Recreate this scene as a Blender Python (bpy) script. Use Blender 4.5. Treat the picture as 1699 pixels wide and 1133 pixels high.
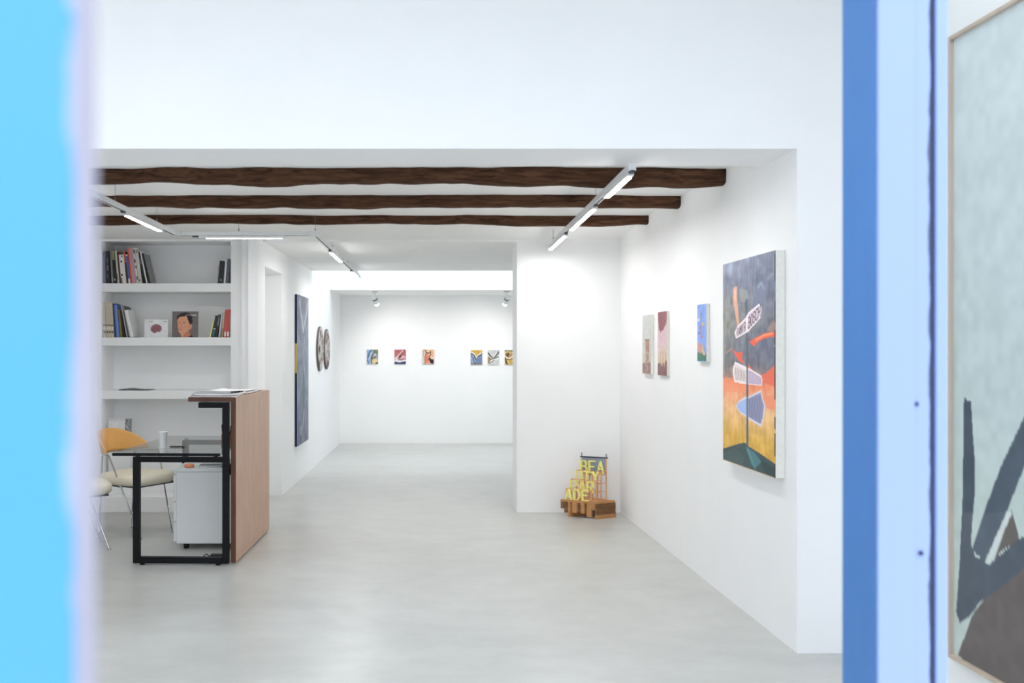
import bpy, math, random
import numpy as np
from mathutils import Vector, Matrix, Euler

for o in list(bpy.data.objects):
    bpy.data.objects.remove(o)
SC = bpy.context.scene
COL = SC.collection
PI = math.pi
random.seed(7)

# ------------------------------------------------------------------ camera, sky, lights, exposure
cam = bpy.data.cameras.new('camera')
cam_o = bpy.data.objects.new('camera', cam)
COL.objects.link(cam_o)
cam_o.location = (0, 0, 1.45)
cam_o.rotation_euler = (PI / 2, 0, 0)
cam.sensor_width = 36.0
cam.lens = 36.0 * 1650 / 1699
cam.shift_x = (849.5 - 690) / 1699
cam.shift_y = (580 - 566.5) / 1699
cam.clip_start = 0.05
cam.clip_end = 200
cam.dof.use_dof = True
cam.dof.focus_distance = 7.4
cam.dof.aperture_fstop = 3.2
SC.camera = cam_o

SKY_STRENGTH = 1.62
LAMP_STRENGTH = 96.0
SPOT_WATTS = 30.0
world = bpy.data.worlds.new('overcast_sky')
SC.world = world
world.use_nodes = True
nt = world.node_tree
nt.nodes.clear()
n_out = nt.nodes.new('ShaderNodeOutputWorld')
n_bg = nt.nodes.new('ShaderNodeBackground')
n_tc = nt.nodes.new('ShaderNodeTexCoord')
n_sep = nt.nodes.new('ShaderNodeSeparateXYZ')
n_cr = nt.nodes.new('ShaderNodeValToRGB')
# overcast dome: zenith about three times the horizon, a grey ground below
cr = n_cr.color_ramp
cr.elements[0].position = 0.0
cr.elements[0].color = (0.60, 0.62, 0.65, 1)
cr.elements[1].position = 1.0
cr.elements[1].color = (2.35, 2.48, 2.72, 1)
e = cr.elements.new(0.12)
e.color = (1.05, 1.11, 1.21, 1)
nt.links.new(n_tc.outputs['Generated'], n_sep.inputs[0])
nt.links.new(n_sep.outputs['Z'], n_cr.inputs[0])
nt.links.new(n_cr.outputs[0], n_bg.inputs[0])
n_bg.inputs[1].default_value = SKY_STRENGTH
nt.links.new(n_bg.outputs[0], n_out.inputs[0])

vs = SC.view_settings
SC.display_settings.display_device = 'sRGB'
vs.view_transform = 'Standard'
vs.look = 'None'
vs.gamma = 1.0
vs.exposure = 0.0
vs.use_curve_mapping = False
SC.cycles.diffuse_bounces = 8
SC.cycles.max_bounces = 14
SC.cycles.transparent_max_bounces = 12
SC.cycles.caustics_reflective = False
SC.cycles.caustics_refractive = False
SC.cycles.use_denoising = True


# ------------------------------------------------------------------ helpers
def lin(c):
    out = []
    for v in c[:3]:
        v = v / 255.0
        out.append(v / 12.92 if v <= 0.04045 else ((v + 0.055) / 1.055) ** 2.4)
    return tuple(out) + (1.0,)


def principled(name):
    m = bpy.data.materials.new(name)
    m.use_nodes = True
    return m, m.node_tree, m.node_tree.nodes['Principled BSDF']


def mat(name, rgb, rough=0.6, metal=0.0, var=0.05, scale=8.0, bump=0.0, stretch=(1, 1, 1), spec=0.5, rgb2=None):
    """plain surface with a little procedural colour variation and relief"""
    m, t, b = principled(name)
    tc = t.nodes.new('ShaderNodeTexCoord')
    mp = t.nodes.new('ShaderNodeMapping')
    mp.inputs['Scale'].default_value = stretch
    no = t.nodes.new('ShaderNodeTexNoise')
    no.inputs['Scale'].default_value = scale
    no.inputs['Detail'].default_value = 5
    no.inputs['Roughness'].default_value = 0.6
    ra = t.nodes.new('ShaderNodeValToRGB')
    c = lin(rgb)
    c2 = lin(rgb2) if rgb2 else tuple(min(1, v * (1 + var)) for v in c[:3]) + (1,)
    c1 = c if rgb2 else tuple(v * (1 - var) for v in c[:3]) + (1,)
    ra.color_ramp.elements[0].position = 0.3
    ra.color_ramp.elements[1].position = 0.7
    ra.color_ramp.elements[0].color = c1
    ra.color_ramp.elements[1].color = c2
    t.links.new(tc.outputs['Object'], mp.inputs[0])
    t.links.new(mp.outputs[0], no.inputs['Vector'])
    t.links.new(no.outputs['Fac'], ra.inputs[0])
    t.links.new(ra.outputs[0], b.inputs['Base Color'])
    b.inputs['Roughness'].default_value = rough
    b.inputs['Metallic'].default_value = metal
    b.inputs['Specular IOR Level'].default_value = spec
    if bump:
        bm = t.nodes.new('ShaderNodeBump')
        bm.inputs['Strength'].default_value = bump
        bm.inputs['Distance'].default_value = 0.01
        t.links.new(no.outputs['Fac'], bm.inputs['Height'])
        t.links.new(bm.outputs[0], b.inputs['Normal'])
    return m


def emit_mat(name, rgb, strength):
    m = bpy.data.materials.new(name)
    m.use_nodes = True
    t = m.node_tree
    t.nodes.clear()
    o = t.nodes.new('ShaderNodeOutputMaterial')
    e = t.nodes.new('ShaderNodeEmission')
    e.inputs[0].default_value = rgb + (1,)
    e.inputs[1].default_value = strength
    t.links.new(e.outputs[0], o.inputs[0])
    return m


def glass_mat(name, tint=(0.97, 0.985, 0.98), refl=0.08, fres=0.3):
    m = bpy.data.materials.new(name)
    m.use_nodes = True
    t = m.node_tree
    t.nodes.clear()
    o = t.nodes.new('ShaderNodeOutputMaterial')
    mx = t.nodes.new('ShaderNodeMixShader')
    tr = t.nodes.new('ShaderNodeBsdfTransparent')
    tr.inputs[0].default_value = tint + (1,)
    gl = t.nodes.new('ShaderNodeBsdfGlossy')
    gl.inputs['Roughness'].default_value = 0.02
    fr = t.nodes.new('ShaderNodeLayerWeight')
    fr.inputs['Blend'].default_value = 0.25
    mu = t.nodes.new('ShaderNodeMath')
    mu.operation = 'MULTIPLY_ADD'
    mu.inputs[1].default_value = fres
    mu.inputs[2].default_value = refl * 0.3
    t.links.new(fr.outputs['Fresnel'], mu.inputs[0])
    # the far face of the sheet lets light straight out again
    ge = t.nodes.new('ShaderNodeNewGeometry')
    iv = t.nodes.new('ShaderNodeMath')
    iv.operation = 'SUBTRACT'
    iv.inputs[0].default_value = 1.0
    t.links.new(ge.outputs['Backfacing'], iv.inputs[1])
    ml = t.nodes.new('ShaderNodeMath')
    ml.operation = 'MULTIPLY'
    ml.use_clamp = True
    t.links.new(mu.outputs[0], ml.inputs[0])
    t.links.new(iv.outputs[0], ml.inputs[1])
    t.links.new(ml.outputs[0], mx.inputs[0])
    t.links.new(tr.outputs[0], mx.inputs[1])
    t.links.new(gl.outputs[0], mx.inputs[2])
    t.links.new(mx.outputs[0], o.inputs[0])
    return m


def art_mat(name, rough=0.55):
    m, t, b = principled(name)
    at = t.nodes.new('ShaderNodeAttribute')
    at.attribute_name = 'paint'
    no = t.nodes.new('ShaderNodeTexNoise')
    no.inputs['Scale'].default_value = 60
    bu = t.nodes.new('ShaderNodeBump')
    bu.inputs['Strength'].default_value = 0.05
    bu.inputs['Distance'].default_value = 0.002
    t.links.new(no.outputs['Fac'], bu.inputs['Height'])
    t.links.new(bu.outputs[0], b.inputs['Normal'])
    t.links.new(at.outputs['Color'], b.inputs['Base Color'])
    b.inputs['Roughness'].default_value = rough
    b.inputs['Specular IOR Level'].default_value = 0.3
    return m


class MB:
    """collects shapes that become ONE mesh object"""

    def __init__(s):
        s.v, s.f, s.smooth = [], [], []

    def add(s, verts, faces, smooth=False):
        b = len(s.v)
        s.v += [tuple(p) for p in verts]
        s.f += [tuple(b + i for i in f) for f in faces]
        s.smooth += [smooth] * len(faces)
        return s

    def hexa(s, p):
        return s.add(p, [(0, 3, 2, 1), (4, 5, 6, 7), (0, 1, 5, 4), (1, 2, 6, 5), (2, 3, 7, 6), (3, 0, 4, 7)])

    def box(s, x0, y0, z0, x1, y1, z1):
        x0, x1 = min(x0, x1), max(x0, x1)
        y0, y1 = min(y0, y1), max(y0, y1)
        z0, z1 = min(z0, z1), max(z0, z1)
        return s.hexa([(x0, y0, z0), (x1, y0, z0), (x1, y1, z0), (x0, y1, z0), (x0, y0, z1), (x1, y0, z1), (x1, y1, z1), (x0, y1, z1)])

    def prism(s, poly, z0, z1):
        n = len(poly)
        vs_ = [(x, y, z0) for x, y in poly] + [(x, y, z1) for x, y in poly]
        fs = [tuple(range(n - 1, -1, -1)), tuple(range(n, 2 * n))]
        fs += [(i, (i + 1) % n, n + (i + 1) % n, n + i) for i in range(n)]
        return s.add(vs_, fs)

    def tube(s, pts, r, seg=10, cap=True):
        pts = [Vector(p) for p in pts]
        rs = r if isinstance(r, (list, tuple)) else [r] * len(pts)
        rings = []
        for i, p in enumerate(pts):
            d = (pts[min(i + 1, len(pts) - 1)] - pts[max(i - 1, 0)]).normalized()
            up = Vector((0, 0, 1)) if abs(d.z) < 0.9 else Vector((1, 0, 0))
            a = d.cross(up).normalized()
            b = d.cross(a).normalized()
            rings.append([p + (a * math.cos(2 * PI * k / seg) + b * math.sin(2 * PI * k / seg)) * rs[i] for k in range(seg)])
        vs_ = [v for r_ in rings for v in r_]
        fs = []
        for i in range(len(pts) - 1):
            for k in range(seg):
                k2 = (k + 1) % seg
                fs.append((i * seg + k, i * seg + k2, (i + 1) * seg + k2, (i + 1) * seg + k))
        s.add(vs_, fs, True)
        if cap:
            n = len(s.v) - len(vs_)
            s.f += [tuple(n + k for k in range(seg)), tuple(n + (len(pts) - 1) * seg + k for k in range(seg - 1, -1, -1))]
            s.smooth += [False, False]
        return s

    def lathe(s, prof, c=(0, 0, 0), seg=24):
        vs_, fs = [], []
        n = len(prof)
        for (r, z) in prof:
            for k in range(seg):
                a = 2 * PI * k / seg
                vs_.append((c[0] + r * math.cos(a), c[1] + r * math.sin(a), c[2] + z))
        for i in range(n - 1):
            for k in range(seg):
                k2 = (k + 1) % seg
                fs.append((i * seg + k, i * seg + k2, (i + 1) * seg + k2, (i + 1) * seg + k))
        s.add(vs_, fs, True)
        b = len(s.v) - len(vs_)
        s.f += [tuple(b + k for k in range(seg - 1, -1, -1)), tuple(b + (n - 1) * seg + k for k in range(seg))]
        s.smooth += [False, False]
        return s

    def build(s, name, m, parent=None, bevel=0.0, loc=None, rot=None):
        me = bpy.data.meshes.new(name)
        me.from_pydata(s.v, [], s.f)
        me.polygons.foreach_set('use_smooth', s.smooth)
        me.update()
        me.materials.append(m)
        o = bpy.data.objects.new(name, me)
        COL.objects.link(o)
        if parent:
            o.parent = parent
        if loc:
            o.location = loc
        if rot:
            o.rotation_euler = rot
        if bevel:
            bv = o.modifiers.new('bevel', 'BEVEL')
            bv.width = bevel
            bv.segments = 2
            bv.limit_method = 'ANGLE'
        return o


def bx(name, m, x0, y0, z0, x1, y1, z1, parent=None, bevel=0.0):
    return MB().box(x0, y0, z0, x1, y1, z1).build(name, m, parent, bevel)


def tag(o, label=None, cat=None, group=None, kind=None):
    for k, v in (('label', label), ('category', cat), ('group', group), ('kind', kind)):
        if v:
            o[k] = v
    return o


def thing(name, label, cat, loc=(0, 0, 0), rot=(0, 0, 0), group=None):
    o = bpy.data.objects.new(name, None)
    o.empty_display_size = 0.1
    COL.objects.link(o)
    o.location = loc
    o.rotation_euler = rot
    return tag(o, label, cat, group)


def struct(o):
    o['kind'] = 'structure'
    return o


def copy_tree(o, parent=None):
    c = o.copy()
    COL.objects.link(c)
    c.parent = parent
    for ch in o.children:
        copy_tree(ch, c)
    return c


def smooth_noise(h, w, gy, gx, rng):
    g = rng.random((gy + 1, gx + 1))
    yy = np.linspace(0, gy, h, endpoint=False)
    xx = np.linspace(0, gx, w, endpoint=False)
    y0, x0 = yy.astype(int), xx.astype(int)
    fy, fx = (yy - y0)[:, None], (xx - x0)[None, :]
    fy, fx = fy * fy * (3 - 2 * fy), fx * fx * (3 - 2 * fx)
    a = g[y0][:, x0] * (1 - fx) + g[y0][:, x0 + 1] * fx
    b = g[y0 + 1][:, x0] * (1 - fx) + g[y0 + 1][:, x0 + 1] * fx
    return a * (1 - fy) + b * fy


FONT = {
    'A': [[(0, 0), (.5, 1), (1, 0)], [(.2, .35), (.8, .35)]],
    'B': [[(0, 0), (0, 1), (.7, 1), (.9, .85), (.9, .65), (.7, .53), (0, .53)], [(.7, .53), (1, .4), (1, .15), (.75, 0), (0, 0)]],
    'C': [[(1, .85), (.7, 1), (.3, 1), (0, .75), (0, .25), (.3, 0), (.7, 0), (1, .15)]],
    'D': [[(0, 0), (0, 1), (.6, 1), (1, .7), (1, .3), (.6, 0), (0, 0)]],
    'E': [[(1, 1), (0, 1), (0, 0), (1, 0)], [(0, .52), (.75, .52)]],
    'H': [[(0, 0), (0, 1)], [(1, 0), (1, 1)], [(0, .5), (1, .5)]],
    'I': [[(.5, 0), (.5, 1)]],
    'M': [[(0, 0), (0, 1), (.5, .4), (1, 1), (1, 0)]],
    'O': [[(.3, 0), (0, .3), (0, .7), (.3, 1), (.7, 1), (1, .7), (1, .3), (.7, 0), (.3, 0)]],
    'P': [[(0, 0), (0, 1), (.75, 1), (1, .85), (1, .6), (.75, .45), (0, .45)]],
    'R': [[(0, 0), (0, 1), (.75, 1), (1, .85), (1, .6), (.75, .48), (0, .48)], [(.5, .48), (1, 0)]],
    'S': [[(1, .85), (.7, 1), (.3, 1), (0, .8), (.1, .6), (.9, .42), (1, .2), (.7, 0), (.3, 0), (0, .15)]],
    'T': [[(0, 1), (1, 1)], [(.5, 1), (.5, 0)]],
    'U': [[(0, 1), (0, .25), (.25, 0), (.75, 0), (1, .25), (1, 1)]],
    'Y': [[(0, 1), (.5, .5), (1, 1)], [(.5, .5), (.5, 0)]],
}


class Art:
    """flat picture painted per vertex on a grid; u to the right, v down, both 0..1; widths in units of the height"""

    def __init__(s, w, h, aspect, bg, seed=1):
        s.w, s.h, s.asp = w, h, aspect
        s.a = np.zeros((h, w, 3))
        s.a[:] = bg
        s.u, s.v = np.meshgrid(np.linspace(0, 1, w), np.linspace(0, 1, h))
        s.rng = np.random.default_rng(seed)

    def put(s, mask, col, alpha=1.0):
        m = np.clip(mask, 0, 1)[..., None] * alpha
        s.a = s.a * (1 - m) + np.array(col, float) * m
        return s

    def poly(s, pts, col, alpha=1.0):
        ins = np.zeros(s.u.shape, bool)
        n = len(pts)
        for i in range(n):
            (x0, y0), (x1, y1) = pts[i], pts[(i + 1) % n]
            if y0 == y1:
                continue
            c = ((y0 > s.v) != (y1 > s.v)) & (s.u < (x1 - x0) * (s.v - y0) / (y1 - y0) + x0)
            ins ^= c
        return s.put(ins.astype(float), col, alpha)

    def stroke(s, pts, width, col, alpha=1.0, soft=0.3):
        best = np.full(s.u.shape, 1e9)
        for i in range(len(pts) - 1):
            ax, ay = pts[i][0] * s.asp, pts[i][1]
            bx_, by = pts[i + 1][0] * s.asp, pts[i + 1][1]
            dx, dy = bx_ - ax, by - ay
            L = dx * dx + dy * dy + 1e-12
            t = np.clip(((s.u * s.asp - ax) * dx + (s.v - ay) * dy) / L, 0, 1)
            best = np.minimum(best, np.hypot(s.u * s.asp - ax - t * dx, s.v - ay - t * dy))
        hw = width / 2
        return s.put((hw * (1 + soft) - best) / (hw * 2 * soft + 1e-9), col, alpha)

    def blob(s, cx, cy, rx, ry, col, alpha=1.0, soft=0.3):
        r = np.hypot((s.u - cx) / rx, (s.v - cy) / ry)
        return s.put((1 + soft - r) / (2 * soft), col, alpha)

    def bands(s, stops):
        vs_ = [p for p, _ in stops]
        for c in range(3):
            s.a[..., c] = np.interp(s.v, vs_, [q[c] for _, q in stops])
        return s

    def noise(s, amp, gy, gx):
        s.a += (smooth_noise(s.h, s.w, gy, gx, s.rng)[..., None] - 0.5) * 2 * amp
        return s

    def text(s, word, p0, p1, down, width, col, alpha=1.0):
        """p0..p1 baseline ends, down = vector from letter top to bottom"""
        n = len(word)
        for i, ch in enumerate(word):
            for line in FONT.get(ch, []):
                pts = []
                for (x, y) in line:
                    f = (i + 0.1 + 0.75 * x) / n
                    pts.append((p0[0] + (p1[0] - p0[0]) * f - down[0] * y, p0[1] + (p1[1] - p0[1]) * f - down[1] * y))
                s.stroke(pts, width, col, alpha)
        return s

    def build(s, name, m, o, U, V, parent=None):
        """grid at corner o, spanning U (right) and V (down)"""
        o, U, V = np.array(o, float), np.array(U, float), np.array(V, float)
        co = o + s.u[..., None] * U + s.v[..., None] * V
        h, w = s.h, s.w
        idx = np.arange(h * w).reshape(h, w)
        f = np.stack([idx[:-1, :-1], idx[1:, :-1], idx[1:, 1:], idx[:-1, 1:]], -1).reshape(-1, 4)
        me = bpy.data.meshes.new(name)
        me.vertices.add(h * w)
        me.vertices.foreach_set('co', co.reshape(-1))
        me.loops.add(len(f) * 4)
        me.loops.foreach_set('vertex_index', f.reshape(-1))
        me.polygons.add(len(f))
        me.polygons.foreach_set('loop_start', np.arange(len(f)) * 4)
        me.update(calc_edges=True)
        c = np.clip(s.a, 0, 255) / 255.0
        c = np.where(c <= 0.04045, c / 12.92, ((c + 0.055) / 1.055) ** 2.4)
        rgba = np.concatenate([c, np.ones((h, w, 1))], -1).astype(np.float32)
        at = me.color_attributes.new('paint', 'FLOAT_COLOR', 'POINT')
        at.data.foreach_set('color', rgba.reshape(-1))
        me.materials.append(m)
        ob = bpy.data.objects.new(name, me)
        COL.objects.link(ob)
        if parent:
            ob.parent = parent
        return ob


# ------------------------------------------------------------------ materials
M_wall = mat('white_wall_paint', (246, 246, 246), 0.75, var=0.012, scale=2.5, bump=0.04, spec=0.2)
M_ceil = mat('white_ceiling_paint', (243, 243, 241), 0.85, var=0.012, scale=2.5, spec=0.1)
M_white = mat('white_lacquer', (238, 239, 238), 0.4, var=0.01)
M_track = mat('white_powder_coat', (226, 227, 228), 0.35, var=0.01)
M_slot = mat('track_slot_grey', (70, 70, 72), 0.5)
M_black = mat('black_steel', (12, 12, 15), 0.5, var=0.15, scale=30, spec=0.2)
M_rubber = mat('black_rubber', (18, 18, 19), 0.6)
M_chrome = mat('chrome', (205, 205, 205), 0.14, metal=1.0, var=0.03)
M_steelwire = mat('steel_wire', (120, 120, 122), 0.3, metal=0.8)
M_cream = mat('cream_vinyl', (230, 222, 202), 0.5, var=0.05, scale=5, bump=0.05)
M_tan = mat('tan_leather', (222, 166, 90), 0.45, var=0.08, scale=7, bump=0.08)
M_paper = mat('white_paper', (236, 236, 234), 0.7, var=0.02)
M_kraft = mat('kraft_card', (140, 96, 62), 0.7, var=0.1)
M_greymetal = mat('white_metal_cabinet', (224, 226, 226), 0.4, var=0.01)
M_glass = glass_mat('clear_glass')
M_tableglass = glass_mat('grey_green_table_glass', (0.93, 0.955, 0.945), 0.3, 0.9)
M_glassedge = mat('dark_glass_edge', (9, 11, 13), 0.4, spec=0.2)
M_art = art_mat('oil_paint')
M_print = art_mat('printed_paper', 0.4)
M_canvas = mat('white_canvas_side', (232, 230, 222), 0.8, var=0.04, scale=40, bump=0.1)
M_oak = mat('pale_oak_frame', (196, 176, 156), 0.5, var=0.1, scale=20, stretch=(1, 1, .1))
M_diff = emit_mat('lamp_diffuser', (1.0, 0.995, 0.985), LAMP_STRENGTH)
M_spotface = emit_mat('spot_lens', (1.0, 0.98, 0.95), 8)


def concrete():
    m, t, b = principled('polished_concrete')
    tc = t.nodes.new('ShaderNodeTexCoord')
    mp = t.nodes.new('ShaderNodeMapping')
    mp.inputs['Scale'].default_value = (0.7, 0.9, 1)
    n1 = t.nodes.new('ShaderNodeTexNoise')
    n1.inputs['Scale'].default_value = 0.9
    n1.inputs['Detail'].default_value = 9
    n1.inputs['Roughness'].default_value = 0.62
    n1.inputs['Distortion'].default_value = 0.8
    n2 = t.nodes.new('ShaderNodeTexNoise')
    n2.inputs['Scale'].default_value = 5
    n2.inputs['Detail'].default_value = 8
    n2.inputs['Roughness'].default_value = 0.7
    mx = t.nodes.new('ShaderNodeMix')
    mx.data_type = 'FLOAT'
    mx.inputs[0].default_value = 0.4
    ra = t.nodes.new('ShaderNodeValToRGB')
    ra.color_ramp.elements[0].position = 0.30
    ra.color_ramp.elements[0].color = lin((172, 172, 167))
    ra.color_ramp.elements[1].position = 0.72
    ra.color_ramp.elements[1].color = lin((204, 204, 200))
    t.links.new(tc.outputs['Object'], mp.inputs[0])
    t.links.new(mp.outputs[0], n1.inputs['Vector'])
    t.links.new(mp.outputs[0], n2.inputs['Vector'])
    t.links.new(n1.outputs['Fac'], mx.inputs[2])
    t.links.new(n2.outputs['Fac'], mx.inputs[3])
    t.links.new(mx.outputs[0], ra.inputs[0])
    t.links.new(ra.outputs[0], b.inputs['Base Color'])
    rr = t.nodes.new('ShaderNodeMapRange')
    rr.inputs[3].default_value = 0.24
    rr.inputs[4].default_value = 0.38
    t.links.new(n1.outputs['Fac'], rr.inputs[0])
    t.links.new(rr.outputs[0], b.inputs['Roughness'])
    b.inputs['Specular IOR Level'].default_value = 0.6
    bu = t.nodes.new('ShaderNodeBump')
    bu.inputs['Strength'].default_value = 0.03
    bu.inputs['Distance'].default_value = 0.02
    t.links.new(n1.outputs['Fac'], bu.inputs['Height'])
    t.links.new(bu.outputs[0], b.inputs['Normal'])
    return m


def wood(name, dark, light, scale=(1, 1, 12), rough=0.45, wscale=3.0, bump=0.1, spec=0.4):
    m, t, b = principled(name)
    tc = t.nodes.new('ShaderNodeTexCoord')
    mp = t.nodes.new('ShaderNodeMapping')
    mp.inputs['Scale'].default_value = scale
    n1 = t.nodes.new('ShaderNodeTexNoise')
    n1.inputs['Scale'].default_value = wscale
    n1.inputs['Detail'].default_value = 8
    n1.inputs['Roughness'].default_value = 0.65
    n1.inputs['Distortion'].default_value = 0.6
    ra = t.nodes.new('ShaderNodeValToRGB')
    ra.color_ramp.elements[0].position = 0.28
    ra.color_ramp.elements[0].color = lin(dark)
    ra.color_ramp.elements[1].position = 0.74
    ra.color_ramp.elements[1].color = lin(light)
    t.links.new(tc.outputs['Object'], mp.inputs[0])
    t.links.new(mp.outputs[0], n1.inputs['Vector'])
    t.links.new(n1.outputs['Fac'], ra.inputs[0])
    t.links.new(ra.outputs[0], b.inputs['Base Color'])
    b.inputs['Roughness'].default_value = rough
    b.inputs['Specular IOR Level'].default_value = spec
    if bump:
        bu = t.nodes.new('ShaderNodeBump')
        bu.inputs['Strength'].default_value = bump
        bu.inputs['Distance'].default_value = 0.01
        t.links.new(n1.outputs['Fac'], bu.inputs['Height'])
        t.links.new(bu.outputs[0], b.inputs['Normal'])
    return m


M_floor = concrete()
M_beam = wood('old_dark_timber', (36, 22, 16), (112, 80, 60), (1.2, 14, 14), 0.85, 3.5, 0.9, 0.12)
M_walnut = wood('walnut_veneer', (174, 139, 115), (194, 160, 134), (3, 3, 1.4), 0.4, 3.0, 0.02)
M_walnutedge = wood('walnut_edge', (84, 50, 34), (108, 68, 48), (3, 3, 1), 0.45, 4.0, 0.02)
M_lattice = wood('reddish_pine', (206, 150, 108), (232, 186, 142), (4, 4, 1), 0.5, 6.0, 0.02)
M_blockdark = wood('rough_brown_block', (98, 66, 40), (146, 104, 68), (2, 2, 8), 0.6, 6.0, 0.1)
M_blocklight = wood('honey_block', (168, 118, 72), (204, 152, 100), (2, 2, 8), 0.55, 6.0, 0.1)
M_yellow = mat('yellow_letter_paint', (250, 242, 146), 0.4, var=0.06, scale=40)

M_leafblue = None
M_leafedge = mat('pale_lilac_door_edge', (160, 160, 176), 0.6, var=0.06, scale=9)
M_jambblue = mat('mid_blue_jamb_paint', (68, 126, 192), 0.5, var=0.08, scale=7, stretch=(1, 1, .3))


def worn_leaf():
    """sky blue door paint, rubbed through to the pale undercoat along the meeting edge"""
    m, t, b = principled('sky_blue_door_paint')
    tc = t.nodes.new('ShaderNodeTexCoord')
    sp = t.nodes.new('ShaderNodeSeparateXYZ')
    no = t.nodes.new('ShaderNodeTexNoise')
    no.inputs['Scale'].default_value = 24
    no.inputs['Detail'].default_value = 5
    ad = t.nodes.new('ShaderNodeMath')
    ad.operation = 'MULTIPLY_ADD'
    ad.inputs[1].default_value = 0.022
    gt = t.nodes.new('ShaderNodeMath')
    gt.operation = 'GREATER_THAN'
    gt.inputs[1].default_value = -0.1435
    mx = t.nodes.new('ShaderNodeMix')
    mx.data_type = 'RGBA'
    mx.inputs[6].default_value = lin((72, 150, 210))
    mx.inputs[7].default_value = lin((150, 166, 200))
    t.links.new(tc.outputs['Object'], no.inputs['Vector'])
    t.links.new(tc.outputs['Object'], sp.inputs[0])
    t.links.new(no.outputs['Fac'], ad.inputs[0])
    t.links.new(sp.outputs['X'], ad.inputs[2])
    t.links.new(ad.outputs[0], gt.inputs[0])
    t.links.new(gt.outputs[0], mx.inputs[0])
    t.links.new(mx.outputs[2], b.inputs['Base Color'])
    b.inputs['Roughness'].default_value = 0.45
    return m


M_leafblue = worn_leaf()


def worn_pale():
    """pale blue paint, chipped to dark wood along the outer edge of the board"""
    m, t, b = principled('worn_pale_blue_paint')
    tc = t.nodes.new('ShaderNodeTexCoord')
    sp = t.nodes.new('ShaderNodeSeparateXYZ')
    no = t.nodes.new('ShaderNodeTexNoise')
    no.inputs['Scale'].default_value = 14
    no.inputs['Detail'].default_value = 6
    ad = t.nodes.new('ShaderNodeMath')
    ad.operation = 'MULTIPLY_ADD'
    ad.inputs[1].default_value = 0.016
    gt = t.nodes.new('ShaderNodeMath')
    gt.operation = 'GREATER_THAN'
    gt.inputs[1].default_value = 0.9905
    mx = t.nodes.new('ShaderNodeMix')
    mx.data_type = 'RGBA'
    mx.inputs[6].default_value = lin((146, 168, 226))
    mx.inputs[7].default_value = lin((70, 80, 104))
    t.links.new(tc.outputs['Object'], no.inputs['Vector'])
    t.links.new(tc.outputs['Object'], sp.inputs[0])
    t.links.new(no.outputs['Fac'], ad.inputs[0])
    t.links.new(sp.outputs['X'], ad.inputs[2])
    t.links.new(ad.outputs[0], gt.inputs[0])
    t.links.new(gt.outputs[0], mx.inputs[0])
    t.links.new(mx.outputs[2], b.inputs['Base Color'])
    b.inputs['Roughness'].default_value = 0.45
    return m


M_worn = worn_pale()
M_pale = mat('pale_blue_paint', (146, 168, 226), 0.45, var=0.03, scale=5, stretch=(1, 1, .2))
M_gap = mat('dark_gap_timber', (44, 48, 62), 0.8, var=0.2, scale=20)
M_stone = mat('street_render', (205, 203, 198), 0.85, var=0.05, scale=4, bump=0.2)

# ------------------------------------------------------------------ setting
H1, H2 = 2.495, 2.41          # ceiling with beams, lower ceiling of the passage
YS = 8.86                     # plane of the shelves and of the partition


def lw(y):                    # left wall of the passage and back room leans a little
    return -1.33 + 0.029 * (y - 9.88)


struct(bx('floor', M_floor, -3.6, 1.7, -0.1, 3.3, 15.8, 0))
struct(bx('pavement', M_stone, -6, -5, -0.12, 6, 1.7, -0.01))
# front space
struct(MB().box(-3.45, 1.8, 3.6, 2.25, 2.0, 3.75).box(-3.45, 3.4, 3.6, 2.25, 5.2, 3.75).box(-3.45, 2.0, 3.6, -3.2, 3.4, 3.75)
       .box(2.0, 2.0, 3.6, 2.25, 3.4, 3.75).build('ceiling_front', M_ceil))
w4 = struct(MB().box(-3.2, 2.0, 3.75, 2.0, 2.06, 3.80).box(-3.2, 3.34, 3.75, 2.0, 3.4, 3.80).box(-0.63, 2.06, 3.75, -0.57, 3.34, 3.80).build('window_4_added', M_white))  # unseen rooflight, added to bring sky light onto the front walls
bx('glass_pane', M_glass, -3.2, 2.06, 3.77, -0.63, 3.34, 3.776, w4)
bx('glass_pane', M_glass, -0.57, 2.06, 3.77, 2.0, 3.34, 3.776, w4)
struct(bx('wall_front_right', M_wall, 2.1, 1.8, 0, 2.25, 4.75, 3.6))
struct(bx('wall_front_left', M_wall, -3.45, 2.0, 0, -3.3, 4.75, 3.6))
struct(bx('trim_lintel', M_wall, -3.3, 4.75, 2.41, 1.82, 5.2, 3.6))
# beamed room
def cz_(y):
    return 2.515 - 0.006 * (y - 5.2) if y < 7.95 else 2.4985 - 0.072 * (y - 7.95)


_c = [(5.2, cz_(5.2)), (7.95, cz_(7.95)), (9.0, cz_(9.0)), (9.0, 2.72), (5.2, 2.72)]
struct(MB().add([(-3.45, y, z) for y, z in _c] + [(2.1, y, z) for y, z in _c],
                [(0, 1, 2, 3, 4), (9, 8, 7, 6, 5)] + [(k, 5 + k, 5 + (k + 1) % 5, (k + 1) % 5) for k in range(5)]).build('ceiling_main', M_ceil))
struct(bx('wall_right', M_wall, 1.82, 4.75, 0, 2.25, 9.25, 3.6))
struct(bx('wall_left', M_wall, -3.45, 4.75, 0, -3.3, 9.4, 3.6))
struct(bx('wall_partition', M_wall, 0.90, YS, 0, 1.82, 9.25, H1))
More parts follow.
